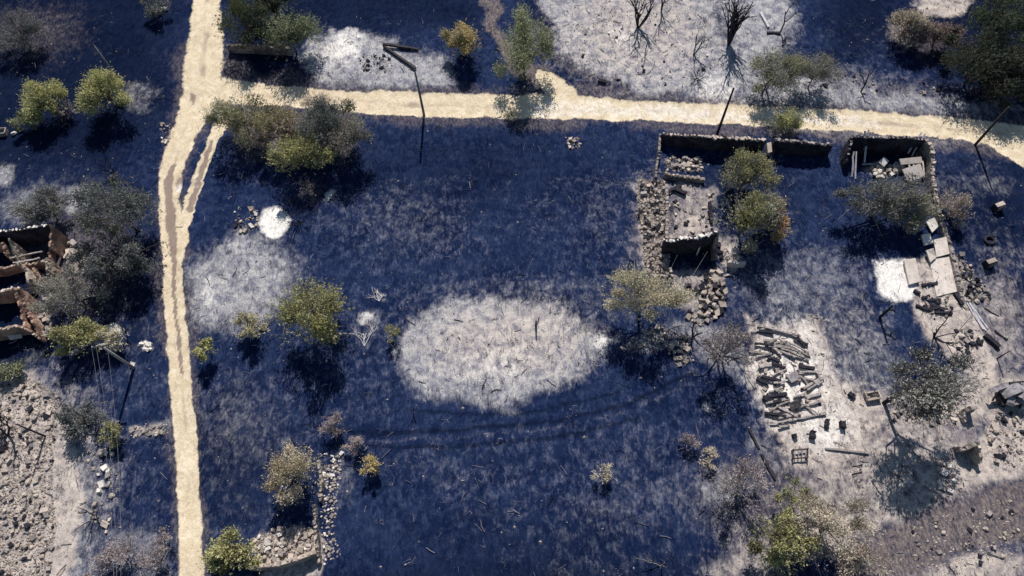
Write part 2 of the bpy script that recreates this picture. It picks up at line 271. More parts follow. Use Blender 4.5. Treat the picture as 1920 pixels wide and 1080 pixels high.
sand = mx_(sand, .9 * ell(1298, 424, 46, 20, 0, .5)); wall_shade = poly([(1256, 468), (1340, 462), (1342, 500), (1258, 506)], 6); sand *= 1 - wall_shade; ash *= 1 - wall_shade; band = poly([(1590, 1010), (1760, 958), (1920, 892), (1990, 880), (1990, 1010), (1800, 1036), (1660, 1090), (1560, 1090)], 14); sand *= 1 - .8 * band; ash *= 1 - .6 * band; brown = mx_(brown, 1.0 * band)  # floor below the tall wall loses sand and ash for its painted shadow
sand = mx_(sand, .85 * poly([(118, 790), (145, 850), (162, 985), (125, 1100), (80, 1100), (95, 980), (105, 880)], 8)); sand = mx_(sand, .95 * ell(1590, 790, 70, 70, 20, .6))
white = ell(514, 416, 30, 31, 0, 0.42, rx_, ry_); white = mx_(white, poly([(1638, 492), (1712, 488), (1722, 520), (1712, 560), (1675, 567), (1650, 545)], 12, rx_, ry_)); white = mx_(white, 0.6 * ell(640, 88, 36, 34, 0, 0.6)); white = mx_(white, 0.55 * ell(1122, 648, 22, 24, 0, 0.5)); white = mx_(white, 0.34 * ell(930, 690, 110, 46, 0, 0.8)); white = mx_(white, 0.5 * ell(1165, 65, 26, 26, 0, 0.7)); white = mx_(white, .58 * ell(1478, 700, 84, 120, -10, .6)); white = mx_(white, .52 * ell(1545, 800, 80, 70, 0, .6)); white = mx_(white, .55 * ell(676, 604, 20, 12, 10, .7)); white = mx_(white, .4 * ell(708, 556, 14, 14, 0, .7)); white = mx_(white, .45 * ell(1328, 768, 14, 10, 0, .7)); white = mx_(white, 0.8 * ell(220, 625, 16, 16, 0, .5)); white = mx_(white, 0.85 * ell(273, 649, 12, 10, 0, .4)); white = mx_(white, 0.6 * ell(1440, 720, 18, 60, -15, .6)); white = mx_(white, 0.55 * ell(1345, 165, 46, 30, 0, .6)); white = mx_(white, 0.4 * ell(390, 550, 30, 46, 10, .7))
white = mx_(white, 0.42 * pline([(1000, 202, 34), (1150, 206, 30), (1400, 214, 24), (1650, 232, 24)], 0.6) * road); white = mx_(white, 0.6 * ell(620, 367, 14, 10, 0, .6)); white = mx_(white, .6 * ell(350, 352, 14, 14, 0, .5) * road)
big = fbm(gx * .07, gy * .07, 91); ash = mx_(ash, np.clip(big * .9 - .36, 0, .17) * (1 - .4 * road)); ash = mx_(ash, 0.21 * ell(1180, 860, 200, 120, 0, .7)); ash = mx_(ash, 0.22 * ell(1330, 760, 80, 60, 0, .7)); ash = mx_(ash, 0.24 * ell(700, 620, 120, 80, 0, .7)); ash = mx_(ash, 0.21 * ell(640, 420, 120, 60, 0, .7)); ash = mx_(ash, 0.19 * ell(830, 880, 130, 70, 0, .7)); ash = mx_(ash, 0.22 * ell(560, 520, 60, 60, 0, .7)); ash = mx_(ash, 0.25 * ell(1130, 390, 50, 120, 0, .7)); ash = mx_(ash, 0.25 * ell(1780, 340, 120, 60, 0, .7))
darkx = 0.8 * pline([(620, 836, 7), (860, 838, 8), (1060, 818, 8), (1200, 784, 8)], .7, rx_, ry_); darkx = mx_(darkx, .8 * pline([(790, 770, 6), (900, 778, 7), (1020, 770, 6), (1160, 735, 6)], .7, rx_, ry_))
dark = 0.9 * poly([(-120, -120), (345, -120), (335, 130), (330, 200), (200, 330), (-120, 330)], 50); dark = mx_(dark, 0.8 * poly([(425, -100), (900, -100), (900, 60), (700, 60), (560, 60), (540, 150), (430, 150)], 25)); dark = mx_(dark, 0.9 * poly([(1540, -100), (1680, -100), (1690, 90), (1560, 110)], 30)); dark = mx_(dark, 0.95 * poly([(1800, -100), (2050, -100), (2050, 190), (1880, 185), (1790, 150), (1700, 90)], 20))  # heavy char, with tree shade and darkened corners painted into the same tone
dark = mx_(dark, .75 * ell(1000, 1090, 420, 60, 0, .6)); dark = mx_(dark, .6 * ell(420, 860, 120, 120, 0, .6) * (sand < .3)); dark = mx_(dark, 0.98 * poly([(-70, 470), (140, 450), (140, 540), (110, 640), (70, 690), (-70, 690)], 8)); dark = mx_(dark, .9 * poly([(1600, 282), (1740, 286), (1735, 305), (1600, 318)], 8)); dark = mx_(dark, 0.5 * ell(880, 320, 260, 90, 0, 0.6)); dark = mx_(dark, 0.45 * ell(1000, 1030, 300, 70, 0, 0.6)); dark = mx_(dark, 0.7 * ell(220, 540, 110, 150, 0, 0.5)); dark = mx_(dark, 0.5 * pline([(985, -40, 40), (1030, 80, 34), (1080, 140, 30), (1180, 178, 16)], 0.6)); dark = mx_(dark, 0.9 * pline([(560, 797, 7), (700, 813, 7), (860, 807, 8), (1050, 789, 7), (1180, 756, 7), (1300, 700, 7)], 0.7, rx_, ry_));  dark = mx_(dark, 0.6 * ell(1380, 360, 120, 80, 0, .5) * (sand < .3)); dark = mx_(dark, 0.75 * ell(1880, 380, 120, 120, 0, .6))  # room floors inside the ruins carry painted wall shade in this tone
dark = mx_(mx_(dark, darkx), .9 * wall_shade)  # adds dark track arcs and the painted shadow below the tall wall
faint = mx_(pline([(560, 812, 9), (700, 826, 10), (860, 821, 11), (1050, 802, 11), (1190, 768, 10), (1310, 712, 8)], 0.8, rx_, ry_), 0.8 * pline([(-60, 128, 8), (180, 124, 8), (345, 112, 8)], 0.7)); ash = mx_(ash, 0.25 * faint); ash = np.maximum(ash - .2 * dark * (white < .2) * (qy < 330), 0)
white_n = white
zg = (fbm(gx * 0.12, gy * 0.12, 31) - .5) * 0.5 + (fbm(gx * 0.9, gy * 0.9, 37) - .5) * 0.16 * (1 - road * 0.8) + (vnoise(gx * 3.1, gy * 3.1, 41) - .5) * 0.07 * (1 - road * 0.8) - 0.10 * road - 0.06 * rut + 0.03 * white
def gz(x, y):
    fx = min(max((x - X0) / CELL, 0), nx - 1.001); fy = min(max((y - Y0) / CELL, 0), ny - 1.001); i, j = int(fx), int(fy); u, v = fx - i, fy - j
    return float((zg[j, i] * (1 - u) + zg[j, i + 1] * u) * (1 - v) + (zg[j + 1, i] * (1 - u) + zg[j + 1, i + 1] * u) * v)
def gzv(x, y):
    fx = np.clip((x - X0) / CELL, 0, nx - 1.001); fy = np.clip((y - Y0) / CELL, 0, ny - 1.001); i = fx.astype(int); j = fy.astype(int); u, v = fx - i, fy - j
    return (zg[j, i] * (1 - u) + zg[j, i + 1] * u) * (1 - v) + (zg[j + 1, i] * (1 - u) + zg[j + 1, i + 1] * u) * v
def samp(field, x, y):
    i = np.clip(((x - X0) / CELL).astype(int), 0, nx - 1); j = np.clip(((y - Y0) / CELL).astype(int), 0, ny - 1); return field[j, i]
def PG(px, py):                                      # ground point incl. terrain height
    p = P(px, py); p.z = gz(p.x, p.y); return p

def ground_mat():
    m, nt, b = nt_new('burnt_ground'); geo = nt.nodes.new('ShaderNodeNewGeometry'); v = geo.outputs['Position']
    a1 = nt.nodes.new('ShaderNodeVertexColor'); a1.layer_name = 'm1'; a2 = nt.nodes.new('ShaderNodeVertexColor'); a2.layer_name = 'm2'; a3 = nt.nodes.new('ShaderNodeVertexColor'); a3.layer_name = 'm3'
    S = []
    for a in (a1, a2, a3):
        s = nt.nodes.new('ShaderNodeSeparateColor'); nt.links.new(a.outputs[0], s.inputs[0]); S.append(s)
    fa, fs, fr = S[0].outputs; fw, fd, fb = S[1].outputs; frut = S[2].outputs[0]
    mp = nt.nodes.new('ShaderNodeMapping'); mp.inputs['Scale'].default_value = (1.0, 0.45, 1.0); nt.links.new(v, mp.inputs[0]); vs = mp.outputs[0]
    nbig = noise(nt, v, 0.16, 5, 0.6, 0.4); nmid = noise(nt, v, 0.9, 6, 0.65, 0.5); nfine = noise(nt, vs, 4.2, 5, 0.7); nvf = noise(nt, vs, 11.0, 4, 0.7)
    nw = noise(nt, vs, 2.0, 6, 0.72, 1.2)
    brk = math_(nt, 'ADD', math_(nt, 'ADD', math_(nt, 'MULTIPLY', nmid, 0.40), math_(nt, 'MULTIPLY', nw, 0.35)), math_(nt, 'MULTIPLY', nfine, 0.25))
    def mask(att, lo=0.25, hi=0.62, amt=0.9):
        return ramp(nt, math_(nt, 'ADD', att, math_(nt, 'MULTIPLY', math_(nt, 'SUBTRACT', brk, 0.5), amt)), lo, hi)
    def mul(a, k): return math_(nt, 'MULTIPLY', a, k)
    col = mixc(nt, ramp(nt, nbig, 0.32, 0.66), (0.0058, 0.0128, 0.047), (0.0150, 0.0270, 0.076))
    col = mixc(nt, mul(ramp(nt, nmid, 0.42, 0.66), 0.65), col, (0.031, 0.047, 0.110))
    col = mixc(nt, mul(ramp(nt, nw, 0.50, 0.66), 0.42), col, (0.060, 0.078, 0.150))
    col = mixc(nt, mul(ramp(nt, nfine, 0.56, 0.74), 0.24), col, (0.115, 0.128, 0.205))
    col = mixc(nt, mul(ramp(nt, nw, 0.48, 0.36), 0.6), col, (0.004, 0.0085, 0.032))
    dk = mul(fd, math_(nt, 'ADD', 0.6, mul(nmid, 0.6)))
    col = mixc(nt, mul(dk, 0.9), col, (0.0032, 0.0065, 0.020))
    bcol = mixc(nt, ramp(nt, nfine, 0.35, 0.65), (0.075, 0.068, 0.085), (0.25, 0.205, 0.185)); col = mixc(nt, mul(mask(fb, 0.12, 0.95, 1.5), 0.85), col, bcol)
    acol = mixc(nt, ramp(nt, nmid, 0.32, 0.66), (0.22, 0.222, 0.275), (0.49, 0.48, 0.475)); acol = mixc(nt, mul(ramp(nt, nw, 0.49, 0.35), 0.55), acol, (0.085, 0.092, 0.165)); acol = mixc(nt, mul(ramp(nt, nvf, 0.50, 0.36), 0.5), acol, (0.12, 0.12, 0.18)); acol = mixc(nt, mul(ramp(nt, nfine, 0.54, 0.70), 0.65), acol, (0.70, 0.675, 0.65))
    col = mixc(nt, mul(mask(fa, 0.13, 0.86, 1.3), 0.95), col, acol)
    scol = mixc(nt, ramp(nt, nmid, 0.32, 0.66), (0.34, 0.295, 0.285), (0.60, 0.525, 0.47)); scol = mixc(nt, mul(ramp(nt, nw, 0.48, 0.34), 0.75), scol, (0.10, 0.09, 0.115)); scol = mixc(nt, mul(ramp(nt, nvf, 0.54, 0.70), 0.6), scol, (0.66, 0.60, 0.54))
    col = mixc(nt, mul(mask(fs, 0.16, 0.84, 1.35), 0.96), col, scol)
    rcol = mixc(nt, ramp(nt, nmid, 0.35, 0.7), (0.61, 0.505, 0.36), (0.76, 0.66, 0.505)); rcol = mixc(nt, mul(ramp(nt, nw, 0.48, 0.36), 0.5), rcol, (0.40, 0.31, 0.23)); rcol = mixc(nt, mul(ramp(nt, nvf, 0.6, 0.75), 0.35), rcol, (0.42, 0.34, 0.25))
    rcol = mixc(nt, mul(mask(frut, 0.12, 0.75, 1.1), 0.85), rcol, mixc(nt, nfine, (0.11, 0.085, 0.10), (0.32, 0.24, 0.20)))
    col = mixc(nt, mask(fr, 0.30, 0.74, 1.25), col, rcol)
    col = mixc(nt, mul(mask(fw, 0.18, 0.78, 1.5), 0.95), col, mixc(nt, ramp(nt, nw, 0.35, 0.55), (0.60, 0.57, 0.57), (0.87, 0.84, 0.80)))
    nt.links.new(col, b.inputs['Base Color']); b.inputs['Specular IOR Level'].default_value = 0.0; b.inputs['Roughness'].default_value = 1.0
    hsum = math_(nt, 'ADD', math_(nt, 'MULTIPLY', nfine, 0.6), math_(nt, 'MULTIPLY', nvf, 0.4)); bump(nt, b, hsum, 0.7, 0.3); return m
M['ground'] = ground_mat()
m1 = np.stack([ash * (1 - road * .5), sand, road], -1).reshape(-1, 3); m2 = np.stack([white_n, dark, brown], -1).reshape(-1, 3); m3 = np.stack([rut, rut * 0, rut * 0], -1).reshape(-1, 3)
GV = np.stack([gx, gy, zg], -1).reshape(-1, 3)
idx = np.arange(nx * ny).reshape(ny, nx); quads = np.stack([idx[:-1, :-1], idx[:-1, 1:], idx[1:, 1:], idx[1:, :-1]], -1).reshape(-1, 4)
def qavg(f): return (0.25 * (f[:-1, :-1] + f[:-1, 1:] + f[1:, 1:] + f[1:, :-1])).ravel()
qn, qe, qs, qt = qavg(ROAD_NS), qavg(ROAD_EW), qavg(ROAD_SP), qavg(TRACK_W)
rid = np.zeros(len(quads), int); rid[qt > .5] = 4; rid[qs > .5] = 3; rid[qe > .5] = 2; rid[qn > .5] = 1
def submesh(name, sel, extra=None):
    f = quads[sel]; used, inv = np.unique(f, return_inverse=True); f = inv.reshape(-1, 4); vv = GV[used]; c1, c2, c3 = m1[used], m2[used], m3[used]
    if extra is not None:
        ev, ef = extra; f = np.concatenate([f, ef + len(vv)]); z = np.zeros((len(ev), 3)); vv = np.concatenate([vv, ev]); c1 = np.concatenate([c1, z]); c2 = np.concatenate([c2, z]); c3 = np.concatenate([c3, z])
    return tag(add_mesh(name, vv, f, M['ground'], smooth=True, colors={'m1': c1, 'm2': c2, 'm3': c3}), kind='structure')
B = 3500.0; zc = -0.35
sk = np.array([(X0, Y0, zc), (X1, Y0, zc), (X1, Y1, zc), (X0, Y1, zc), (-B, -B, zc), (B, -B, zc), (B, B, zc), (-B, B, zc)])
sk[:4] += np.array([(1, 1, 0), (-1, 1, 0), (-1, -1, 0), (1, -1, 0)])
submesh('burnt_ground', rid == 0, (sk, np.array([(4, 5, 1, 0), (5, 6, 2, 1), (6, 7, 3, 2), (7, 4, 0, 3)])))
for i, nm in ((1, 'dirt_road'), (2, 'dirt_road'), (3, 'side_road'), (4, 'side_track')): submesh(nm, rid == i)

# ------------------------------------------------------------------ rocks (shared meshes)
def rock_mesh(name, mat, seed, blocky):
    r = random.Random(seed); vs = []; fs = []
    if blocky:
        for z in (-.5, .5):
            for x, y in ((-.5, -.5), (.5, -.5), (.5, .5), (-.5, .5)):
                k = r.uniform(.72, 1.05); vs.append((x * k * 1.1 + r.uniform(-.08, .08), y * k + r.uniform(-.08, .08), z * .8 + r.uniform(-.1, .1)))
        fs = [(3, 2, 1, 0), (4, 5, 6, 7), (0, 1, 5, 4), (1, 2, 6, 5), (2, 3, 7, 6), (3, 0, 4, 7)]
    else:
        n = 6; rings = [(-.38, .34), (-.05, .5), (.25, .36)]
        for z, rad in rings:
            for k in range(n):
                an = 2 * math.pi * k / n + r.uniform(-.25, .25); q = rad * r.uniform(.75, 1.15); vs.append((math.cos(an) * q * 1.15, math.sin(an) * q, z + r.uniform(-.08, .08)))
        vs += [(0, 0, -.45), (r.uniform(-.1, .1), r.uniform(-.1, .1), .38)]
        for j in range(2):
            for k in range(n): fs.append((j * n + k, j * n + (k + 1) % n, (j + 1) * n + (k + 1) % n, (j + 1) * n + k))
        for k in range(n): fs.append((18, (k + 1) % n, k)); fs.append((19, 12 + k, 12 + (k + 1) % n))
    me = bpy.data.meshes.new(name); me.from_pydata(vs, [], fs); me.materials.append(mat); me.update(); return me
ROCK = {k: [rock_mesh('stone', M[k], 10 + i, i % 2 == 0) for i in range(6)] for k in ('stone', 'pale_stone', 'white_stone', 'char')}
def rock(kind, p, s, parent, name='stone', flat=0.75):
    o = bpy.data.objects.new(name, random.choice(ROCK[kind])); COL.objects.link(o); o.parent = parent
    o.location = Vector(p) - (parent.location if parent else Vector()); o.rotation_euler = (random.uniform(-.35, .35), random.uniform(-.35, .35), random.uniform(0, 6.28))
    o.scale = (s * random.uniform(.8, 1.25), s * random.uniform(.75, 1.1), s * flat * random.uniform(.8, 1.2)); return o
def in_poly(x, y, pts):
    c = False; n = len(pts)
    for i in range(n):
        (x1, y1), (x2, y2) = pts[i], pts[(i + 1) % n]
        if (y1 > y) != (y2 > y) and x < (x2 - x1) * (y - y1) / (y2 - y1) + x1: c = not c
    return c
def rand_in(pts):
    xs = [p[0] for p in pts]; ys = [p[1] for p in pts]
    while True:
        x, y = random.uniform(min(xs), max(xs)), random.uniform(min(ys), max(ys))
        if in_poly(x, y, pts): return x, y
def rubble(name, pts, n, smin, smax, kinds, label, small=0, heap=0.0, cat='rubble'):
    c = PG(sum(p[0] for p in pts) / len(pts), sum(p[1] for p in pts) / len(pts)); e = empty(name, c, label, cat)
    for _ in range(n):
        q = PG(*rand_in(pts)); s = smin + (smax - smin) * random.random() ** 1.8; rock(random.choice(kinds), q + Vector((0, 0, s * .18 + random.random() ** 2 * heap)), s, e)
    small = int(small * 1.6)
    if small:
        vs = []; fs = []
        for _ in range(small):
            q = PG(*rand_in(pts)); s = random.uniform(.06, .22); b = len(vs); h = s * random.uniform(.3, .6); lift = random.random() ** 2 * heap * .35; an = random.uniform(0, 6.28)
            for k in range(4): vs.append(tuple(q - c + Vector((math.cos(an + k * 1.57) * s * random.uniform(.6, 1.2), math.sin(an + k * 1.57) * s * random.uniform(.6, 1.2), lift - .05))))
            vs.append(tuple(q - c + Vector((random.uniform(-.4, .4) * s, random.uniform(-.4, .4) * s, lift + h)))); fs += [(b, b + 1, b + 4), (b + 1, b + 2, b + 4), (b + 2, b + 3, b + 4), (b + 3, b, b + 4)]
        tag(add_mesh('small_rubble', vs, fs, M['pale_stone' if 'pale_stone' in kinds else 'stone'], e), kind='stuff')
    return e

# ------------------------------------------------------------------ ruined walls
def wall(name, crest, mat, parent, thick=0.45, stones=None, step=0.2, rag=0.16):
    """crest: list of (px, py, height) of the wall's top edge; foot is found below it on the ground"""
    pts = [(P(x, y, h), h) for x, y, h in crest]; st = []
    for (a, ha), (b, hb) in zip(pts[:-1], pts[1:]):
        L = math.hypot(b.x - a.x, b.y - a.y); n = max(1, int(L / step))
        for i in range(n): t = i / n; st.append((a.lerp(b, t), ha + (hb - ha) * t))
    st.append(pts[-1]); nz = max(2, int(max(h for _, h in pts) / .35)); vs = []; fs = []; ring = 2 * (nz + 1); lo = parent.location if parent else Vector(); tops = []
    for i, (p, h) in enumerate(st):
        a = st[max(i - 1, 0)][0]; b = st[min(i + 1, len(st) - 1)][0]; d = Vector((b.x - a.x, b.y - a.y, 0)).normalized(); nrm = Vector((-d.y, d.x, 0)); g = gz(p.x, p.y) - .15
        hh = max(.15, h + random.uniform(-rag, rag * .6)); tops.append((p, hh))
        for side in (1, -1):
            for k in (range(nz + 1) if side == 1 else range(nz, -1, -1)):
                t = k / nz; q = Vector((p.x, p.y, 0)) + nrm * side * thick * .5 * (1.12 - .22 * t) + nrm * random.uniform(-.035, .035) + d * random.uniform(-.05, .05); q.z = g + (hh - g) * t + (random.uniform(-.05, .05) if k == nz else 0); vs.append(tuple(q - lo))
    for i in range(len(st) - 1):
        for k in range(ring): k2 = (k + 1) % ring; fs.append((i * ring + k, (i + 1) * ring + k, (i + 1) * ring + k2, i * ring + k2))
    fs.append(tuple(range(ring))); fs.append(tuple((len(st) - 1) * ring + k for k in range(ring - 1, -1, -1)))
    o = add_mesh(name, vs, fs, mat, parent)
    if stones:
        kind, every, size = stones; acc = 0
        for (p, h), (p2, _) in zip(tops[:-1], tops[1:]):
            acc += math.hypot(p2.x - p.x, p2.y - p.y)
            if acc > every * .62: acc = random.uniform(-.12, .1); size_ = size * .72; rock(kind, (p.x + random.uniform(-.08, .08), p.y + random.uniform(-.08, .08), h + size_ * .05), size_ * random.uniform(.55, 1.4), parent, flat=.6).parent = o
    return o
def beam(name, p1, p2, wdt, mat, parent=None, label=None, cat='beam', group=None, hgt=None, z1=None, z2=None):
    a = PG(*p1); b = PG(*p2); a.z += (z1 if z1 is not None else wdt * .35); b.z += (z2 if z2 is not None else wdt * .35)
    o = a.lerp(b, .5); m = MB(parent.location if parent else (o.x, o.y, gz(o.x, o.y))); n = 4; prev = None; d = (b - a).normalized(); s = d.cross(Vector((0, 0, 1))).normalized(); u = s.cross(d); vs = []; fs = []
    for i in range(n + 1):
        t = i / n; c = a.lerp(b, t) + s * random.uniform(-.05, .05) + u * random.uniform(-.03, .03); k = wdt * random.uniform(.38, .6); kh = (hgt or wdt) * random.uniform(.38, .58)
        for sx, sz in ((-1, -1), (1, -1), (1, 1), (-1, 1)): vs.append(c + s * sx * k + u * sz * kh)
    for i in range(n):
        for k in range(4): k2 = (k + 1) % 4; fs.append((i * 4 + k, i * 4 + k2, i * 4 + 4 + k2, i * 4 + 4 + k))
    fs += [(3, 2, 1, 0), tuple(n * 4 + k for k in range(4))]; m.add(vs, fs)
    ob = m.build(name, mat, parent)
    if label: tag(ob, label, cat, group)
    return ob
def slab(name, corners, thick, mat, parent=None, label=None, cat='slab', group=None):
    """corners: (px, py, z) of the upper face"""
    top = []
    for x, y, z in corners:
        p = P(x, y, z); p.z += gz(p.x, p.y); top.append(p)
    c = sum(top, Vector()) / len(top); org = parent.location if parent else Vector((c.x, c.y, gz(c.x, c.y))); m = MB(org); n = len(top); nrm = (top[1] - top[0]).cross(top[2] - top[0]).normalized()
    if nrm.z < 0: nrm = -nrm
    vs = top + [p - nrm * thick for p in top]; fs = [tuple(range(n)), tuple(range(2 * n - 1, n - 1, -1))] + [(i, n + i, n + (i + 1) % n, (i + 1) % n) for i in range(n)]
    m.add(vs, fs); o = m.build(name, mat, parent)
    if label: tag(o, label, cat, group)
    return o

# ------------------------------------------------------------------ vegetation
CLR = dict(olive=((.20, .20, .085), (.38, .36, .16)), ygreen=((.26, .27, .09), (.48, .46, .18)), green=((.15, .18, .10), (.32, .34, .18)), gold=((.40, .30, .11), (.58, .46, .18)), tan=((.38, .32, .24), (.60, .52, .39)),
           grey=((.14, .145, .13), (.32, .31, .25)), pink=((.24, .19, .20), (.42, .34, .33)), dark=((.035, .048, .036), (.095, .11, .07)), khaki=((.30, .28, .17), (.52, .47, .29)), brown=((.20, .155, .13), (.38, .30, .24)), autumn=((.34, .21, .09), (.54, .42, .16)), smoke=((.085, .10, .11), (.20, .21, .20)), scorch=((.05, .055, .065), (.17, .17, .16)))
def leaves(center, R3, n, size, cols, nlobe, flat=1.0, seed=0, up=0.0):
    g = np.random.default_rng(seed); R3 = np.array(R3)
    u = g.normal(size=(nlobe, 3)); u[:, 2] = np.abs(u[:, 2]) * 1.0 - .45; u /= np.linalg.norm(u, axis=1, keepdims=True); rr = g.uniform(.22, .98, (nlobe, 1)); lc = u * R3 * rr; lr = g.uniform(.20, .56, nlobe) * (1.2 - .5 * rr[:, 0])
    nc = max(1, n // 6); li = g.integers(0, nlobe, nc); d = g.normal(size=(nc, 3)); d /= np.linalg.norm(d, axis=1, keepdims=True); rad = g.random(nc) ** .5
    cc = lc[li] + d * rad[:, None] * lr[li][:, None] * R3; k2 = g.random(nc) < .09; dd = d.copy(); dd[:, 2] = np.abs(dd[:, 2]) * 1.1 - .35; cc[k2] = (dd * R3 * (.45 + .62 * g.random((nc, 1)) ** .8))[k2]; keep = cc[:, 2] > -R3[2] * .95; cc = cc[keep]; li = li[keep]; nc = len(cc)
    dr = cc + np.array((0, 0, R3[2] * .9)); dr /= np.linalg.norm(dr, axis=1, keepdims=True) + 1e-6; dr += g.normal(size=(nc, 3)) * .28; ln = (g.uniform(.12, .42, nc) + (g.random(nc) < .12) * g.uniform(.2, .7, nc)) * min(1.0, R3[0] * .45)
    p = np.repeat(cc, 6, 0) + np.repeat(dr * ln[:, None], 6, 0) * g.uniform(-.6, 1.1, (nc * 6, 1)) + g.normal(size=(nc * 6, 3)) * size * .55; lobe = np.repeat(li, 6); N = len(p)
    a = g.normal(size=(N, 3)) * .75 + np.repeat(dr, 6, 0); a /= np.linalg.norm(a, axis=1, keepdims=True); b = np.cross(a, g.normal(size=(N, 3))); b /= np.linalg.norm(b, axis=1, keepdims=True); s = size * g.uniform(.55, 1.25, (N, 1))
    V = np.stack([p - a * s, p + b * s * .42, p + a * s, p - b * s * .42], 1).reshape(-1, 3) + np.array(center)
    F = np.arange(N * 4).reshape(-1, 4); c1 = np.array(cols[0]); c2 = np.array(cols[1]); t = np.clip(g.random(nlobe)[lobe] * .8 + .12 + g.normal(size=N) * .22, 0, 1.25)[:, None]; C = c1 * (1 - t) + c2 * t
    if len(cols) > 2:
        sel = (g.random(nlobe) < .3)[lobe] | (g.random(N) < .12); C[sel] = np.array(cols[2]) * g.uniform(.7, 1.2, (sel.sum(), 1))
    C = (C * .74 + C.mean(1, keepdims=True) * .26) * 1.36
    dead = g.random(N) < .07; C[dead] = np.array((.14, .115, .10)); return V, F, np.repeat(C, 4, 0), lc
TN = [0]
def tree(name, label, px, py, wpx, hpx, style, cat='shrub', dens=1.0, trunk=0.5, accent=None, leaf=.15, group=None, twig='bark', rzf=.95, foot=None, limbs=None, lobes=None):
    TN[0] += 1; s = mpp(px, py); trunk *= .6; rx = wpx * s / 2 * 1.16; rz = rx * rzf * min(1.25, hpx / wpx + .1); ry = rx * min(1.3, max(.6, hpx / wpx)); hc = rz * .78 + trunk * .7
    c = P(px, py, hc); g = PG(*foot) if foot else Vector((c.x + random.uniform(-.1, .1) * rx, c.y, 0)); g.z = gz(g.x, g.y); c.z += g.z
    e = empty(name, g, label, cat, group); leaf *= .8; n = int(min(17000, max(500, math.pi * rx * ry * 780 * dens)))
    cols = list(CLR[style]) + ([accent] if accent else [])
    V, F, C, lc = leaves(c - g, (rx, ry, rz), n, leaf, cols, lobes or max(6, min(18, 6 + int(rx * 2.8))), seed=TN[0] * 31)
    add_mesh('crown', V, F, M['leaf'], e, colors={'leaf': C})
    m = MB(); r0 = max(.045, rx * .04); top = (c - g) * .75; mid = top * .5 + Vector((random.uniform(-.15, .15), random.uniform(-.15, .15), 0)); m.tube([(0, 0, -.25), mid, top], [r0, r0 * .75, r0 * .5], 6); tk = m.build('trunk', M[twig], e, True)
    lm = MB()
    for q in lc:
        q = Vector(q) + (c - g); st = mid.lerp(top, random.uniform(.1, .9)); md = st.lerp(q, .5) + Vector([random.uniform(-.12, .12) * rx for _ in range(3)]); lm.tube([st, md, q, q + (q - md) * random.uniform(.3, .8)], [r0 * .5, r0 * .35, r0 * .2, r0 * .08], 4)
        for _ in range(3 if dens < .8 else 1):
            d2 = Vector([random.gauss(0, 1) for _ in range(3)]) * rx * .22; lm.tube([md.lerp(q, random.random()), q + d2 * .5, q + d2 * 1.6], [r0 * .2, r0 * .13, r0 * .05], 3)
    lm.build('limbs', M[twig], tk); return e
def bare(name, label, px, py, height, spread, mat='char_bark', lean=(0, 0), n0=5, cat='burnt tree', depth=3, seed=None, group=None, r0=None, lying=False):
    r = random.Random(seed if seed is not None else int(px * 7 + py)); b = PG(px, py); e = empty(name, b, label, cat, group); m = MB(); lm = MB() if depth > 1 and n0 > 2 else m; r0 = r0 or height * .022
    def rnd(k): return Vector((r.uniform(-k, k), r.uniform(-k, k), r.uniform(-k * .3, k * .5)))
    def grow(p, d, L, rad, lev, tgt):
        q1 = p + d * L * .5 + rnd(L * .10); q2 = p + d * L + rnd(L * .12)
        if lying:
            for q in (q1, q2): q.z = max(rad * .5, min(q.z, .25))
        tgt.tube([p, q1, q2], [rad, rad * .8, rad * .55], 5 if lev < 2 else 3)
        if lev < depth:
            for _ in range(r.choice((2, 2, 3))):
                t = r.uniform(.35, 1); st = p.lerp(q1, t * 2) if t < .5 else q1.lerp(q2, t * 2 - 1); nd_ = (d + Vector((r.uniform(-1, 1), r.uniform(-1, 1), 0 if lying else r.uniform(-.25, .7))) * .75).normalized(); grow(st, nd_, L * r.uniform(.5, .75), rad * .55, lev + 1, lm)
    L = Vector((lean[0], lean[1], 0 if lying else 1)).normalized()
    if n0 == 1: grow(Vector((0, 0, .05 if lying else -.15)), L, height * .55, r0, 0, m)
    else:
        for k in range(n0):
            an = 2 * math.pi * k / n0 + r.uniform(-.4, .4); grow(Vector((0, 0, .05 if lying else -.15)), (L + Vector((math.cos(an), math.sin(an), 0)) * spread).normalized(), height * r.uniform(.4, .6), r0 * r.uniform(.6, 1), 0, m)
    tk = m.build('trunk', M[mat], e); lm.build('branches', M[mat], tk) if lm is not m and lm.v else None; return e

Z = tuple
T = tree
T('tree', 'rounded yellow-green tree at the foot of the slim grey pole', 198, 172, 86, 74, 'ygreen', 'tree', 1.1, 1.2)
T('tree', 'bright green domed tree on the dark burnt plot, beside a tiny green bush', 80, 188, 68, 62, 'ygreen', 'tree', 1.0, 1.4)
T('shrub', 'tiny green bush standing beside the bright green domed tree', 45, 230, 36, 34, 'green', 'shrub', .8, .3)
T('shrub', 'feathery khaki bush overhanging the start of the narrow side track', 455, 218, 100, 84, 'khaki', 'shrub', .85, .5, (.12, .14, .06), .13)
T('shrub', 'brown scorched shrub in the thicket below the road, next to a khaki bush', 532, 240, 92, 74, 'brown', 'shrub', .75, .4, (.27, .25, .1))
T('tree', 'dull blue-green tree with smoky leaves inside the roadside thicket', 612, 236, 92, 84, 'smoke', 'tree', .95, 1.0, (.14, .16, .10))
T('shrub', 'straw-tinted wispy bush poking over the road edge above the thicket', 600, 196, 62, 34, 'tan', 'shrub', .45, .3, None, .1, None, 'grey_twig')
T('tree', 'yellow-green leafy tree hanging out of the thicket over the burnt field', 566, 286, 108, 78, 'olive', 'tree', .95, .9, (.36, .36, .12))
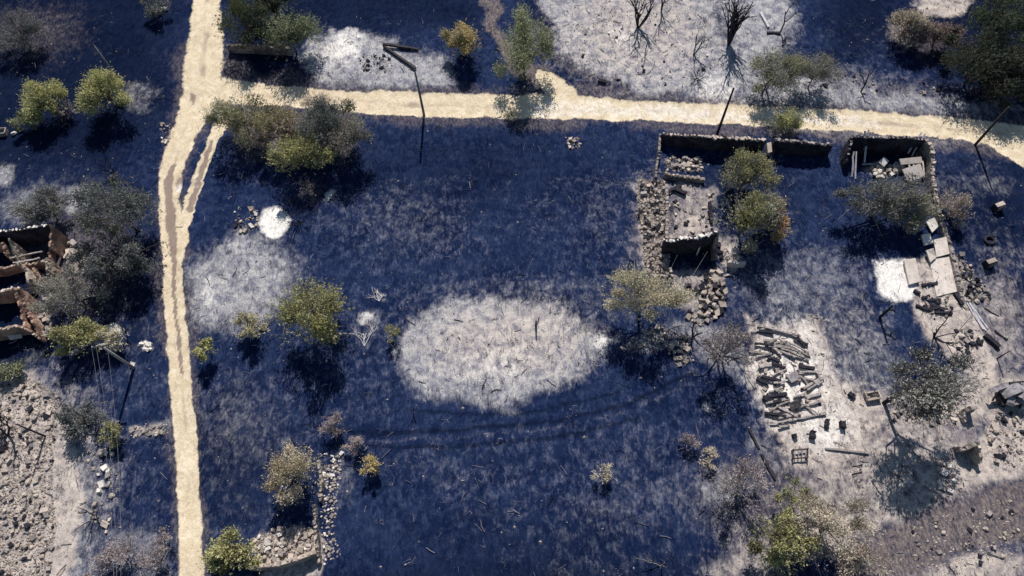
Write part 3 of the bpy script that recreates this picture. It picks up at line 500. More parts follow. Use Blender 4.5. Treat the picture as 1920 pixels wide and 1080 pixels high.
T('shrub', 'grey-brown twiggy shrub at the ragged outer end of the thicket', 650, 258, 82, 80, 'grey', 'shrub', .55, .3, (.24, .2, .17), .13, None, 'grey_twig')
T('shrub', 'golden dry bush with a dark shadow by the brown footpath', 868, 80, 56, 56, 'gold', 'shrub', 1.2, .8, (.36, .30, .14))
T('tree', 'tall pale-green tree between the brown footpath and the grey ash field', 984, 98, 90, 118, 'green', 'tree', 1.1, 1.6, (.30, .32, .15), lobes=18)
T('tree', 'dark green tree beside the widest road stretch, behind a straight low wall', 455, 40, 84, 84, 'dark', 'tree', 1.0, 1.4, (.08, .10, .04))
T('tree', 'mid-green tree with a yellowish crown next to the white ash plot', 540, 62, 96, 86, 'green', 'tree', .85, 1.2, (.05, .07, .05))
T('shrub', 'dusky green shrub behind the mid-green tree near the straight low wall', 512, 12, 70, 46, 'dark', 'shrub', .8, .5, (.13, .16, .08))
T('tree', 'large olive tree standing alone in the burnt field with a broad shadow', 575, 588, 128, 112, 'olive', 'tree', 1.1, 1.6, (.36, .34, .11))
T('shrub', 'pale olive bush tucked against the large lone olive tree', 474, 608, 52, 48, 'khaki', 'shrub', .55, .5)
T('sapling', 'small yellow-green sapling beside the dirt road casting a narrow shadow', 384, 655, 36, 34, 'ygreen', 'sapling', .8, 1.8)
T('sapling', 'thin olive sapling on the edge of the oval ash patch', 736, 628, 26, 34, 'olive', 'sapling', .5, 1.4, None, .11)
T('tree', 'wide straw-coloured thin-leaved tree beside the band of fallen stones', 1205, 556, 132, 86, 'khaki', 'tree', .75, 4.0, (.48, .40, .26), .12, None, 'grey_twig')
T('tree', 'olive-grey tree just behind the roadside yard wall', 1396, 332, 88, 80, 'olive', 'tree', .75, .9, (.16, .16, .12), .13)
T('tree', 'dense mottled green tree beside the collapsed stone house', 1402, 412, 92, 92, 'grey', 'tree', 1.05, 1.2, (.24, .24, .09))
T('shrub', 'orange and yellow autumn bush leaning on the mottled green tree', 1450, 414, 50, 92, 'autumn', 'shrub', 1.0, 1.2, (.5, .3, .12))
T('tree', 'smoky grey half-burnt tree growing inside the roofless brick room', 1648, 372, 140, 84, 'smoke', 'tree', .8, .3, (.22, .21, .18), .13, None, 'grey_twig')
T('tree', 'greyish tree with one patch of fresh green leaves by the roofless room', 1704, 396, 74, 62, 'grey', 'tree', .9, .3, (.30, .33, .08), .13)
T('shrub', 'beige scorched bush beyond the long broken wall of the roofless room', 1790, 388, 52, 56, 'brown', 'shrub', .5, .4, (.36, .31, .26), .12, None, 'grey_twig')
T('tree', 'sparse grey-green tree above the road with a blue shadow across it', 1452, 132, 88, 84, 'grey', 'tree', .6, 1.5, (.26, .26, .14), .12, None, 'grey_twig')
T('tree', 'thin dusty tree beside the sparse grey-green one above the road', 1526, 138, 74, 66, 'grey', 'tree', .5, 1.2, (.25, .24, .15), .12, None, 'grey_twig')
T('shrub', 'fresh lime-green bush at the road edge near the gap in the wall', 1476, 228, 54, 46, 'ygreen', 'shrub', .85, .2, (.34, .34, .2), .12)
T('tree', 'broad blue-grey burnt-leaved tree beside the brick house ruin', 222, 398, 118, 110, 'smoke', 'tree', .95, 1.8, (.15, .16, .12))
T('tree', 'dark smoky tree shading the ground between the ruin and the dirt road', 215, 486, 110, 80, 'smoke', 'tree', .5, 1.0, (.05, .06, .07))
T('shrub', 'greenish-grey scrub behind the brick house ruin', 85, 388, 92, 66, 'smoke', 'shrub', .6, .6, (.17, .17, .14), .12)
T('shrub', 'tangled grey leafless scrub pressed against the ruined brick gable', 132, 556, 92, 92, 'grey', 'shrub', .5, .4, (.30, .28, .24), .11, None, 'grey_twig')
T('shrub', 'bright yellow-green bush below the tangled scrub by the brick ruin', 146, 632, 78, 60, 'ygreen', 'shrub', .95, .5, (.32, .3, .13))
T('shrub', 'straw-white dry bush behind the top of the leaning utility pole', 212, 634, 44, 46, 'khaki', 'shrub', .9, .3, (.62, .56, .42), .12)
T('tree', 'tall scorched tree with bare trunk throwing a big dark shadow on pale soil', 1735, 714, 172, 96, 'scorch', 'tree', .85, 13.2, (.30, .29, .26), .16, None, 'char_bark', .5, (1657, 756))
T('shrub', 'small pinkish-brown dead bush, the first of three in the burnt field', 625, 797, 44, 38, 'pink', 'shrub', .7, .5, None, .1, None, 'grey_twig')
T('shrub', 'small mauve dead bush between a pinkish bush and a golden one', 668, 832, 38, 34, 'pink', 'shrub', .7, .3, None, .1, None, 'grey_twig')
T('shrub', 'small golden-yellow bush with a round dark shadow in the burnt field', 696, 870, 40, 34, 'gold', 'shrub', 1.1, .7, None, .1)
T('shrub', 'large straw-coloured dry bush inside the low stone enclosure', 560, 888, 92, 86, 'tan', 'shrub', .7, 1.0, (.34, .28, .16), .12, None, 'grey_twig')
T('shrub', 'yellow-green bush between the dirt road and the stone enclosure', 432, 1040, 86, 62, 'ygreen', 'shrub', 1.0, .5, (.22, .19, .07))
T('shrub', 'reddish dead tuft beside a cream-coloured tuft in the burnt field', 1294, 830, 36, 32, 'pink', 'shrub', .6, .3, None, .1, None, 'grey_twig')
T('shrub', 'cream-coloured dead tuft beside a reddish tuft in the burnt field', 1328, 860, 34, 30, 'tan', 'shrub', .8, .3, None, .1, None, 'grey_twig')
T('shrub', 'lone beige dead tuft standing in the burnt field below the curved tyre tracks', 1133, 886, 36, 32, 'tan', 'shrub', .7, .3, None, .1, None, 'grey_twig')
T('shrub', 'mauve-grey leafless thicket beside the charred fallen pole', 1392, 915, 100, 82, 'pink', 'shrub', .26, .6, (.22, .2, .2), .12, None, 'grey_twig')
T('shrub', 'soft green bush next to the mauve-grey leafless thicket', 1490, 930, 56, 62, 'olive', 'shrub', .5, .5, (.24, .25, .12), .12, None, 'grey_twig')
T('shrub', 'yellow-green bush at the edge of the dry brushwood', 1462, 1022, 96, 92, 'ygreen', 'shrub', .95, .7, (.15, .14, .07))
T('shrub', 'straw-coloured dry brushwood next to the yellow-green bush', 1560, 985, 128, 92, 'tan', 'shrub', .5, .5, (.2, .17, .12), .12, None, 'grey_twig')
T('shrub', 'brown-grey dry brushwood beyond the straw-coloured brushwood', 1610, 1050, 112, 76, 'brown', 'shrub', .3, .4, (.38, .33, .26), .12, None, 'grey_twig')
T('tree', 'tall dark-green tree in the unburnt corner beside the yellow grass', 1862, 52, 120, 104, 'dark', 'tree', 1.1, 2.5, (.09, .12, .05))
T('tree', 'dense blackish evergreen beyond the yellow grass patch', 1918, 120, 96, 100, 'dark', 'tree', 1.0, 2.0, (.06, .06, .045))
T('tree', 'blackish scorched evergreen between the yellow grass patch and the road', 1838, 118, 110, 96, 'dark', 'tree', .9, 1.5, (.07, .06, .05))
T('tree', 'dark brown-tipped evergreen rising over the road bend', 1892, 156, 84, 70, 'dark', 'tree', .8, 1.2, (.13, .10, .08))
T('shrub', 'ashy beige bush on the border of the yellow grass patch', 1702, 48, 64, 60, 'brown', 'shrub', .9, .5, (.42, .36, .26))
T('shrub', 'purplish-brown scorched hedge beside the yellow grass patch', 1758, 66, 74, 46, 'brown', 'shrub', .7, .3, (.2, .13, .14))
T('shrub', 'small green bush under the power wires beside a pale stone strip', 208, 812, 40, 38, 'olive', 'shrub', .7, .3)
T('shrub', 'dark green bush in front of the brick house ruin', 22, 694, 52, 22, 'green', 'shrub', .9, .3)
T('shrub', 'smoky grey-green bush under the power wires beside the rubble field', 150, 790, 66, 52, 'smoke', 'shrub', .6, .3)
for i, (x, y, w_) in enumerate([(228, 1030, 70), (285, 1050, 66), (195, 1062, 60), (305, 1010, 44)]):
    T('shrub', 'leafless mauve brushwood between the rubble field and the dirt road', x, y, w_, w_ * .8, 'pink', 'shrub', .35, .2, (.30, .28, .32), .11, 'brushwood clump beside the dirt road', 'grey_twig')
T('shrub', 'faint brown dead bush at the foot of the white ash spot', 577, 358, 34, 34, 'pink', 'shrub', .3, .1, (.16, .11, .11), .1, None, 'grey_twig')
T('shrub', 'dusty purple dead shrub next to the bright domed tree', 118, 205, 36, 36, 'pink', 'shrub', .4, .2, (.12, .1, .12), .1, None, 'grey_twig')
T('shrub', 'grey scorched bush on a purplish patch of the darkest burnt plot', 30, 60, 90, 66, 'smoke', 'shrub', .45, .4, (.16, .14, .16), .12, None, 'grey_twig')
T('shrub', 'dark scorched bush beside a white boulder on the darkest burnt plot', 292, 18, 44, 32, 'smoke', 'shrub', .5, .3)
T('shrub', 'low dry weeds at the road edge near the tall pale-green tree', 960, 218, 34, 20, 'khaki', 'shrub', .5, .1, None, .1)
T('tree', 'mauve leafless tree with hazy twigs between stone house and beam heap', 1362, 652, 78, 70, 'pink', 'tree', .42, 4.5, (.2, .18, .18), .12, None, 'grey_twig')
# burnt, leafless trees
Bt = bare
Bt('burnt_tree', 'tall black burnt tree with tangled drooping branches on the grey ash field', 1196, 52, 7.5, .32, lean=(.05, .2), n0=6, depth=3)
Bt('burnt_tree', 'forked burnt sapling in the middle of the grey ash field', 1300, 104, 4.6, .3, lean=(.1, .2), n0=3, depth=3)
Bt('burnt_tree', 'dense cluster of charred stems between two ash plots', 1366, 84, 9.0, .14, lean=(.05, .2), n0=11, depth=2)
Bt('burnt_bush', 'low black burnt bush on the rim of the ash field just above the road', 1306, 150, 2.4, .9, n0=9, depth=3, cat='burnt bush')
Bt('burnt_tree', 'thin burnt tree next to the tall black one on the grey ash field', 1240, 20, 6.0, .25, lean=(0, .2), n0=3, depth=3)
Bt('burnt_tree', 'slender charred sapling standing just above the cross road', 1428, 178, 5.5, .1, lean=(.25, .1), n0=1, depth=2)
Bt('burnt_tree', 'crooked black trunk on the pale verge above the road', 1614, 172, 5.0, .1, lean=(.1, .2), n0=1, depth=2)
Bt('burnt_tree', 'charred stem leaning over a pale fallen log on grey ash', 1462, 62, 5.5, .1, lean=(.1, .3), n0=1, depth=2)
Bt('burnt_tree', 'black many-armed burnt tree right beside the white ash spot', 562, 418, 3.4, .8, n0=7, depth=3)
Bt('burnt_tree', 'black burnt tree rooted at the edge of the straw-coloured tree', 1300, 632, 3.4, .55, n0=3, depth=1, r0=.14)
Bt('burnt_tree', 'sprawling dark burnt tree between the house rubble and the beam heap', 1352, 668, 5.2, .9, lean=(.3, .2), n0=4, depth=3, r0=.13)
Bt('burnt_tree', 'bare black tree standing behind the ash-covered shed floor', 1245, 626, 3.6, .5, n0=3, depth=2)
Bt('burnt_tree', 'curving black branches reaching over the pale house floor', 1752, 632, 4.6, .7, lean=(.1, -.2), n0=4, depth=2, r0=.12)
Bt('burnt_tree', 'dark bare tree rising out of the stone rubble field', 14, 818, 5.5, .6, n0=4, depth=3)
Bt('burnt_tree', 'thin dead sapling near the small white ash pile by the road', 236, 640, 3.2, .1, lean=(.4, .6), n0=1, depth=2)
Bt('burnt_tree', 'black dead tree above the crooked trunk on the road verge', 1812, 180, 5.5, .35, lean=(0, .1), n0=3, depth=3)
Bt('burnt_tree', 'bare twisted tree next to stones by the power wires', 178, 968, 3.4, .6, n0=3, depth=2)
Bt('burnt_tree', 'thin charred stump between the oval ash patch and the tyre tracks', 776, 772, 2.8, .2, n0=2, depth=1)
Bt('burnt_tree', 'short charred bush stem inside the oval ash patch', 912, 712, 2.0, .4, n0=3, depth=2)
Bt('burnt_tree', 'dead grey thicket stem at the burnt plot border', 215, 330, 4.4, .2, n0=3, depth=2)
Bt('burnt_tree', 'arched grey dead branch on the burnt field near the yellow-green bush', 1240, 1062, 3.2, .6, 'grey_twig', (-.6, .3), 2, depth=2)
Bt('ashen_tree', 'fallen tree burnt to white ash beside the large lone olive tree', 684, 650, 3.0, .55, 'white_ash_wood', (-.15, 1), 4, 'fallen tree', 4, lying=True, r0=.07)
Bt('ashen_tree', 'short white ash skeleton of a branch in the burnt field', 712, 566, 1.8, .7, 'white_ash_wood', (-.3, .8), 4, 'fallen branch', 3, lying=True, r0=.06)
Bt('ashen_tree', 'star-shaped white ash tuft below the sprawling dark burnt tree', 1328, 768, 1.1, 1.0, 'white_ash_wood', (.2, .5), 5, 'fallen branch', 2, lying=True, r0=.05)
beam('fallen_log', (1425, 26), (1440, 54), .35, M['white_ash_wood'], None, 'pale fallen log leading to a charred log on the grey ash', 'log')
beam('fallen_log', (1437, 63), (1462, 64), .3, M['char'], None, 'charred log touching the end of the pale fallen log', 'log')
beam('fallen_log', (1122, 152), (1136, 156), .45, M['char'], None, 'short black log on the rim of the grey ash field', 'log')
beam('fallen_log', (1467, 88), (1474, 70), .25, M['char'], None, 'thin charred log above the sparse grey-green tree', 'log')

# ------------------------------------------------------------------ poles and wires
def pole(label, base, h, mat, r=.15, arm=True, tip=None, group=None, name='utility_pole', cat='utility pole', armdir=0.0):
    b = PG(*base); t = P(*tip, h) if tip else Vector((b.x, b.y, h)); e = empty(name, b, label, cat, group); top = t - b; top.z = h
    m = MB(); m.tube([(0, 0, -.3), top * .5, top], [r, r * .85, r * .62], 8); m.build('shaft', M[mat], e, True)
    if arm:
        am = MB(); am.box(top + Vector((0, 0, -.35)), (1.7, .12, .14), Matrix.Rotation(armdir, 3, 'Z')); ca = am.build('crossarm', M['dark_metal'], e)
        for k in (-.75, -.3, .3, .75):
            im = MB(); p = top + Matrix.Rotation(armdir, 3, 'Z') @ Vector((k, 0, -.28)); im.tube([p, p + Vector((0, 0, .12)), p + Vector((0, 0, .26))], [.03, .07, .04], 6); im.build('insulator', M['white_stone'], ca)
    else:
        cm = MB(); cm.tube([top + Vector((0, 0, -.12)), top + Vector((0, 0, .05))], [r * .8, r * .5], 8); cm.build('pole_cap', M['dark_metal'], e)
    return e
pd = pole('pale concrete pole at the road edge opposite the black fallen poles', (795, 215), 7.9, 'concrete', .17, False)
beam('fallen_pole', (720, 89), (779, 131), .36, M['pole_wood'], None, 'black fallen pole slanting across the white ash plot', 'fallen pole', z1=.25, z2=.2); beam('fallen_pole', (719, 88), (785, 95), .3, M['pole_wood'], None, 'black fallen pole lying level, meeting the slanting one at its end', 'fallen pole', z1=.5, z2=.2)
pole('dark wooden pole rising behind the stone yard wall', (1345, 250), 7.9, 'pole_wood', .18, False)
pole('tall dark pole at the road edge beyond the roofless brick room', (1828, 272), 6.7, 'pole_wood', .17, False)
pa = pole('weathered pole with crossarm and wires beside the dirt road', (250, 690), 6.6, 'pole_grey', .18, True, armdir=.15)
rock('white_stone', PG(249, 684) + Vector((0, 0, .1)), .55, pa, 'base_stone')
pole('slim grey pole behind the rounded yellow-green tree', (218, 142), 5.5, 'pole_grey', .13, False)
pole('thin black pole standing in the stone rubble field', (85, 818), 4.4, 'pole_wood', .11, False)
e = pole('charred post with a bent arm beside the square white ash spot', (1650, 595), 3.0, 'char', .16, False, name='charred_post', cat='post')
m = MB(); m.tube([(0, 0, 2.0), (.5, -.15, 2.1), (.75, -.2, 1.7)], [.1, .16, .06], 6); m.build('bent_arm', M['char'], e)
pole('short charred post in the middle of the oval ash patch', (1005, 613), 1.5, 'char', .12, False, name='charred_post', cat='post')
pole('short dark post at the corner of the pale house floor', (1870, 672), 2.0, 'char', .08, False, name='charred_post', cat='post')
pole('pale stake standing in front of the tall dark stone wall', (1306, 478), 1.9, 'white_stone', .11, False, name='stake', cat='post')
for i, k in enumerate((-.75, -.3, .75)):
    a = pa.location + Vector((k, .12 * k, 6.6)); b = P(214 + i * 5, 1180, 6.2); pts = [a.lerp(b, t) - Vector((0, 0, 1.1 * 4 * t * (1 - t))) for t in [j / 12 for j in range(13)]]
    m = MB(a); m.tube(pts, [.012] * 13, 4); tag(m.build('power_wire', M['wire']), 'thin wire running from the crossarm of the weathered roadside pole', 'wire', 'wires of the roadside pole')
beam('fallen_pole', (1404, 806), (1422, 842), .2, M['char'], None, 'upper piece of a snapped charred pole beside the beam heap', 'fallen pole'); beam('fallen_pole', (1427, 852), (1452, 900), .22, M['char'], None, 'lower piece of a snapped charred pole by the mauve thicket', 'fallen pole')
beam('plank', (1545, 843), (1628, 850), .2, M['grey_twig'], None, 'long thin pale plank lying on the tan soil near the tree shadow', 'plank')

# ------------------------------------------------------------------ the ruined brick house
h1 = empty('ruined_house', PG(70, 520), 'roofless brick house ruin with reddish gable and dark empty rooms', 'ruin')
wall('wall', [(-70, 440, 3.2), (0, 433, 3.2), (45, 429, 3.1), (68, 425, 3.3), (90, 421, 3.2)], M['soot_shade'], h1, .32, ('white_stone', .3, .42), rag=.1)
wall('wall', [(95, 420, 3.6), (97, 432, 3.0), (94, 446, 2.8), (92, 462, 2.6)], M['adobe'], h1, .26, step=.2, rag=.2)
wall('wall', [(92, 462, 1.3), (91, 474, 1.1), (90, 484, 1.2)], M['adobe'], h1, .26, step=.2, rag=.25)
wall('wall', [(86, 482, 3.0), (87, 496, 2.8), (88, 514, 2.4), (95, 536, 1.2)], M['cream'], h1, .26, step=.2, rag=.2)
wall('wall', [(-70, 511, 1.5), (0, 503, 1.6), (30, 497, 1.4), (60, 494, 1.1), (84, 488, 1.6)], M['adobe'], h1, .28, ('pale_stone', .35, .36), rag=.2)
wall('wall', [(15, 446, 3.9), (20, 460, 3.2), (27, 478, 2.4), (34, 497, 1.7)], M['cream'], h1, .24, step=.18, rag=.12)
wall('wall', [(-70, 448, 2.6), (-10, 452, 2.6), (6, 456, 2.4), (10, 478, 1.8)], M['adobe'], h1, .26, rag=.3)
wall('wall', [(45, 500, 2.4), (50, 520, 2.5), (56, 543, 1.4)], M['cream'], h1, .3, step=.18, rag=.25)
wall('wall', [(-70, 555, 2.4), (0, 547, 2.5), (20, 541, 2.2), (38, 540, 2.0)], M['adobe'], h1, .28, ('white_stone', .4, .36), rag=.2)
wall('wall', [(38, 542, 2.7), (44, 562, 2.4), (52, 584, 1.7), (58, 600, 2.0), (66, 616, 1.3), (76, 636, .9)], M['adobe'], h1, .28, step=.2, rag=.3)
wall('wall', [(-70, 626, 2.4), (0, 618, 2.3), (20, 612, 2.2), (38, 612, 1.9), (56, 620, 1.5), (76, 636, .9)], M['adobe'], h1, .28, ('pale_stone', .4, .36), rag=.2)
wall('wall', [(60, 500, 1.4), (70, 520, 1.0), (78, 542, .6)], M['adobe'], h1, .26, step=.2, rag=.25)
wall('wall', [(28, 542, 2.0), (34, 566, 1.6), (42, 594, 1.2), (46, 612, 1.6)], M['adobe'], h1, .26, step=.2, rag=.35)
slab('fallen_slab', [(14, 630, .9), (40, 626, .7), (42, 634, .5), (20, 638, .6)], .15, M['slab'], h1)
beam('rafter', (45, 508), (92, 498), .16, M['ash_beam'], h1, z1=1.8, z2=1.7); beam('rafter', (40, 500), (96, 484), .14, M['ash_beam'], h1, z1=1.9, z2=1.6)
for k in range(26):
    x, y = rand_in([(60, 560), (100, 590), (100, 640), (75, 640)]); rock(random.choice(('stone', 'pale_stone')), PG(x, y) + Vector((0, 0, .1)), random.uniform(.3, .7), h1)
for k in range(22):
    x, y = rand_in([(50, 500), (95, 495), (98, 535), (55, 545)]); rock('stone', PG(x + 25, y + 20) + Vector((0, 0, .1)), random.uniform(.3, .6), h1)
rubble('rubble_heap', [(122, 450), (165, 470), (172, 520), (140, 540), (128, 500)], 34, .35, .8, ['stone', 'pale_stone'], 'heap of fallen pale stones against the reddish gable of the brick house', 80, .3)

# ------------------------------------------------------------------ the collapsed stone house
wl = empty('stone_wall', PG(1340, 280), 'long dark stone yard wall with pale crest in front of the dark wooden pole', 'stone wall')
wall('wall_body', [(1242, 250, 1.5), (1262, 252, 2.1), (1300, 254, 2.1), (1345, 258, 2.2), (1395, 260, 2.1), (1436, 264, 1.9)], M['soot_shade'], wl, .5, ('pale_stone', .45, .5))
wl2 = empty('stone_wall', PG(1505, 290), 'shorter stone yard wall beyond the gap, ending in the open plot', 'stone wall')
wall('wall_body', [(1452, 262, 2.0), (1500, 265, 2.2), (1530, 268, 2.1), (1562, 271, 1.8)], M['soot_shade'], wl2, .5, ('stone', .45, .45))
slab('gate_stone', [(1438, 268, 1.2), (1446, 266, 1.2), (1448, 284, 1.0), (1440, 286, 1.0)], .9, M['pale_stone'], wl)
h2 = empty('ruined_house', PG(1300, 460), 'collapsed stone house with one tall dark wall and a tan earthen floor', 'ruin')
wall('wall', [(1238, 250, 1.2), (1236, 288, .9), (1231, 312, .7), (1230, 332, .6)], M['wall'], h2, .3)
wall('wall', [(1246, 324, .9), (1262, 328, .8), (1290, 331, .8), (1322, 335, .7)], M['wall'], h2, .45, ('pale_stone', .55, .42))
wall('wall', [(1247, 449, 2.9), (1262, 450, 2.7), (1282, 446, 2.9), (1304, 447, 2.8), (1325, 441, 3.1), (1344, 435, 3.3)], M['soot_shade'], h2, .55, ('white_stone', .3, .6))
wall('wall', [(1345, 434, 3.2), (1344, 452, 2.2), (1341, 468, 1.2), (1340, 484, .5)], M['wall'], h2, .45)
wall('wall', [(1366, 490, 1.0), (1382, 493, .9), (1398, 492, .9)], M['slab'], h2, .3, rag=.05)
wall('wall', [(1250, 350, .7), (1252, 400, .6), (1250, 446, 1.0)], M['wall'], h2, .4, ('pale_stone', .6, .4))
wall('wall', [(1256, 500, .5), (1262, 530, .4), (1264, 560, .3)], M['wall'], h2, .35, ('pale_stone', .5, .4))
beam('plank', (1356, 518), (1371, 516), .22, M['ash_beam'], h2); beam('plank', (1327, 386), (1334, 420), .35, M['char'], h2, z1=.9, z2=.2); beam('rafter', (1262, 356), (1284, 366), .5, M['char'], h2); beam('rafter', (1252, 362), (1276, 350), .4, M['char'], h2)
for p in ((1345, 460), (1349, 474), (1352, 484), (1303, 545), (1290, 536)): rock('char', PG(*p) + Vector((0, 0, .15)), random.uniform(.5, .8), h2)
for k in range(34):
    x, y = rand_in([(1250, 352), (1348, 350), (1346, 432), (1256, 440)]); rock(random.choice(('pale_stone', 'stone', 'pale_stone', 'char')), PG(x, y) + Vector((0, 0, .05)), random.uniform(.2, .55), h2)
rubble('rubble_band', [(1197, 338), (1244, 340), (1250, 400), (1256, 470), (1252, 525), (1212, 528), (1206, 450), (1194, 400)], 290, .22, .58, ['stone', 'pale_stone', 'stone', 'char'], 'long band of tumbled wall stones along the outer side of the stone house', 2200, .45)
rubble('rubble_heap', [(1244, 296), (1318, 300), (1320, 324), (1246, 322)], 46, .3, .6, ['stone', 'pale_stone'], 'low heap of stones behind the yard wall inside the stone house plot', 150, .2)
rubble('rubble_heap', [(1316, 512), (1350, 498), (1360, 560), (1350, 588), (1312, 588)], 66, .4, .9, ['pale_stone', 'stone', 'pale_stone', 'char'], 'heap of big pale stones spilling from the corner of the tall dark wall', 160, .4)
rubble('rubble_heap', [(1170, 640), (1240, 612), (1290, 630), (1300, 680), (1270, 690), (1240, 640), (1165, 660)], 44, .3, .7, ['pale_stone', 'stone', 'stone'], 'thin curve of stones in the shadow of the straw-coloured tree', 120, .1)
rubble('rubble_heap', [(1282, 590), (1330, 560), (1352, 590), (1310, 612)], 26, .3, .6, ['stone', 'char', 'pale_stone'], 'dark stones and cinders at the end of the stone house plot', 60, .15)
rubble('rubble_heap', [(1060, 258), (1088, 256), (1092, 278), (1066, 280)], 18, .25, .55, ['pale_stone', 'stone'], 'small pale stone pile alone in the burnt field below the road', 40, .1)

# ------------------------------------------------------------------ the roofless brick room
h3 = empty('ruined_house', PG(1670, 300), 'roofless room ruin with dark inner walls, pale poles and a fallen roof panel', 'ruin')
wall('wall', [(1598, 255, 2.8), (1630, 257, 2.9), (1665, 258, 2.8), (1700, 257, 2.9), (1742, 262, 2.6)], M['soot_shade'], h3, .4, ('stone', .5, .4))
wall('wall', [(1598, 255, 2.8), (1594, 272, 2.4), (1590, 288, 1.9), (1588, 304, 1.2)], M['soot_shade'], h3, .4, ('stone', .5, .35))
wall('wall', [(1738, 260, 2.7), (1748, 280, 2.3), (1750, 302, 1.9), (1748, 322, 1.5), (1753, 350, 1.3), (1758, 384, 1.0), (1766, 412, .8)], M['wall'], h3, .5, ('pale_stone', .6, .5))
for a, b, z1, z2 in (((1612, 268), (1618, 308), 2.4, .4), ((1606, 270), (1614, 290), 2.4, 1.0), ((1590, 300), (1597, 332), 1.6, .1), ((1594, 300), (1603, 336), 1.6, .1), ((1710, 272), (1696, 296), 2.3, .8), ((1716, 274), (1704, 300), 2.3, .6)):
    beam('pole', a, b, .17, M['white_ash_wood'], h3, z1=z1, z2=z2)
beam('plank', (1616, 308), (1650, 309), .2, M['white_ash_wood'], h3)
rp = slab('roof_panel', [(1692, 317, .9), (1726, 306, 1.2), (1734, 331, .6), (1704, 341, .35)], .18, M['slab'], h3)
for k in range(4):
    t = (k + .5) / 4; beam('batten', (1693 + t * 33, 319 - t * 9), (1705 + t * 28, 341 - t * 9), .16, M['slab'], h3, z1=.95, z2=.5).parent = rp
slab('roof_slab', [(1686, 298, 1.2), (1727, 294, 1.3), (1730, 305, 1.1), (1690, 308, 1.0)], .22, M['slab'], h3)
slab('roof_slab', [(1648, 304, .9), (1658, 294, 1.2), (1667, 302, .9), (1658, 312, .7)], .25, M['white_stone'], h3)
for k in range(52):
    x, y = rand_in([(1632, 312), (1690, 302), (1692, 328), (1640, 334)]); rock(random.choice(('pale_stone', 'pale_stone', 'stone', 'white_stone')), PG(x, y) + Vector((0, 0, random.uniform(.05, .4))), random.uniform(.3, .65), h3)
lw = empty('low_wall', PG(1785, 480), 'low tumbled stone wall running on from the roofless room past pale slabs', 'stone wall')
wall('wall_body', [(1768, 416, .7), (1778, 446, .6), (1788, 480, .6), (1796, 512, .6), (1803, 545, .5), (1806, 566, .4)], M['wall'], lw, .5, ('stone', .5, .45))
rubble('rubble_heap', [(1790, 470), (1812, 490), (1850, 540), (1860, 570), (1812, 566), (1800, 520)], 54, .3, .7, ['stone', 'char', 'pale_stone', 'char'], 'sooty stones spilled on the outer side of the low tumbled wall', 160, .25)
for i, (cs, th, mt, lb) in enumerate([([(1736, 414, .5), (1752, 408, .8), (1760, 424, .6), (1748, 436, .4)], .3, 'white_stone', 'white broken slab leaning where the low wall meets the beige bush'), ([(1728, 440, .6), (1744, 438, .7), (1750, 456, .4), (1734, 460, .4)], .3, 'white_stone', 'white broken slab at the edge of the deep tree shadow'), ([(1750, 450, .4), (1774, 444, .6), (1780, 476, .4), (1756, 482, .3)], .25, 'slab', 'grey-white slab lying along the low tumbled wall'), ([(1737, 470, .7), (1750, 466, .8), (1756, 482, .4), (1744, 492, .4)], .25, 'slab', 'small tilted slab between the white slabs and the pale floor'), ([(1695, 488, .5), (1716, 484, .6), (1725, 528, .4), (1704, 534, .3)], .3, 'slab', 'long framed slab beside the square white ash spot'), ([(1743, 488, .12), (1782, 480, .12), (1800, 545, .12), (1756, 556, .12)], .3, 'slab', 'large flat pale floor slab inside the low tumbled wall')]):
    slab('broken_slab', cs, th, M[mt], None, lb, 'slab')
hb = [((1727, 535), (1736, 536)), ((1738, 534), (1756, 532)), ((1728, 560), (1742, 556)), ((1740, 564), (1762, 563)), ((1712, 546), (1724, 552)), ((1716, 574), (1734, 580)), ((1738, 582), (1760, 576)), ((1752, 586), (1784, 588)), ((1744, 572), (1770, 582))]
for a, b in hb: beam('charred_beam', a, b, .3, M['char'], None, 'short charred beam lying on the pale floor below the framed slab', 'beam', 'charred beams on the pale house floor')
for i, (a, b) in enumerate([((1806, 558), (1842, 618)), ((1812, 562), (1848, 620)), ((1820, 574), (1852, 616))]): beam('pale_pole', a, b, .16, M['white_ash_wood'], None, 'long thin pale pole lying parallel to others across the floor edge', 'pole', 'parallel pale poles')
beam('charred_beam', (1789, 550), (1801, 572), .35, M['char'], None, 'thick charred beam at the end of the low tumbled wall', 'beam'); beam('charred_beam', (1846, 576), (1873, 592), .18, M['ash_beam'], None, 'thin beam lying on grey soil past the parallel pale poles', 'beam'); beam('charred_beam', (1866, 618), (1888, 634), .3, M['ash_beam'], None, 'ashen beam with a dark end next to the parallel pale poles', 'beam'); beam('charred_beam', (1846, 628), (1872, 652), .5, M['char'], None, 'broad black plank by the cinders of the house floor', 'beam')
rubble('cinder_patch', [(1788, 616), (1838, 618), (1846, 650), (1800, 672), (1780, 640)], 40, .22, .5, ['char', 'stone', 'char'], 'scatter of black cinders on the pale house floor', 60, .05, 'cinders')
rubble('cinder_patch', [(1726, 556), (1780, 560), (1788, 592), (1740, 600)], 30, .22, .5, ['char', 'stone', 'char'], 'cinders among short charred beams below the framed slab', 60, .1, 'cinders')

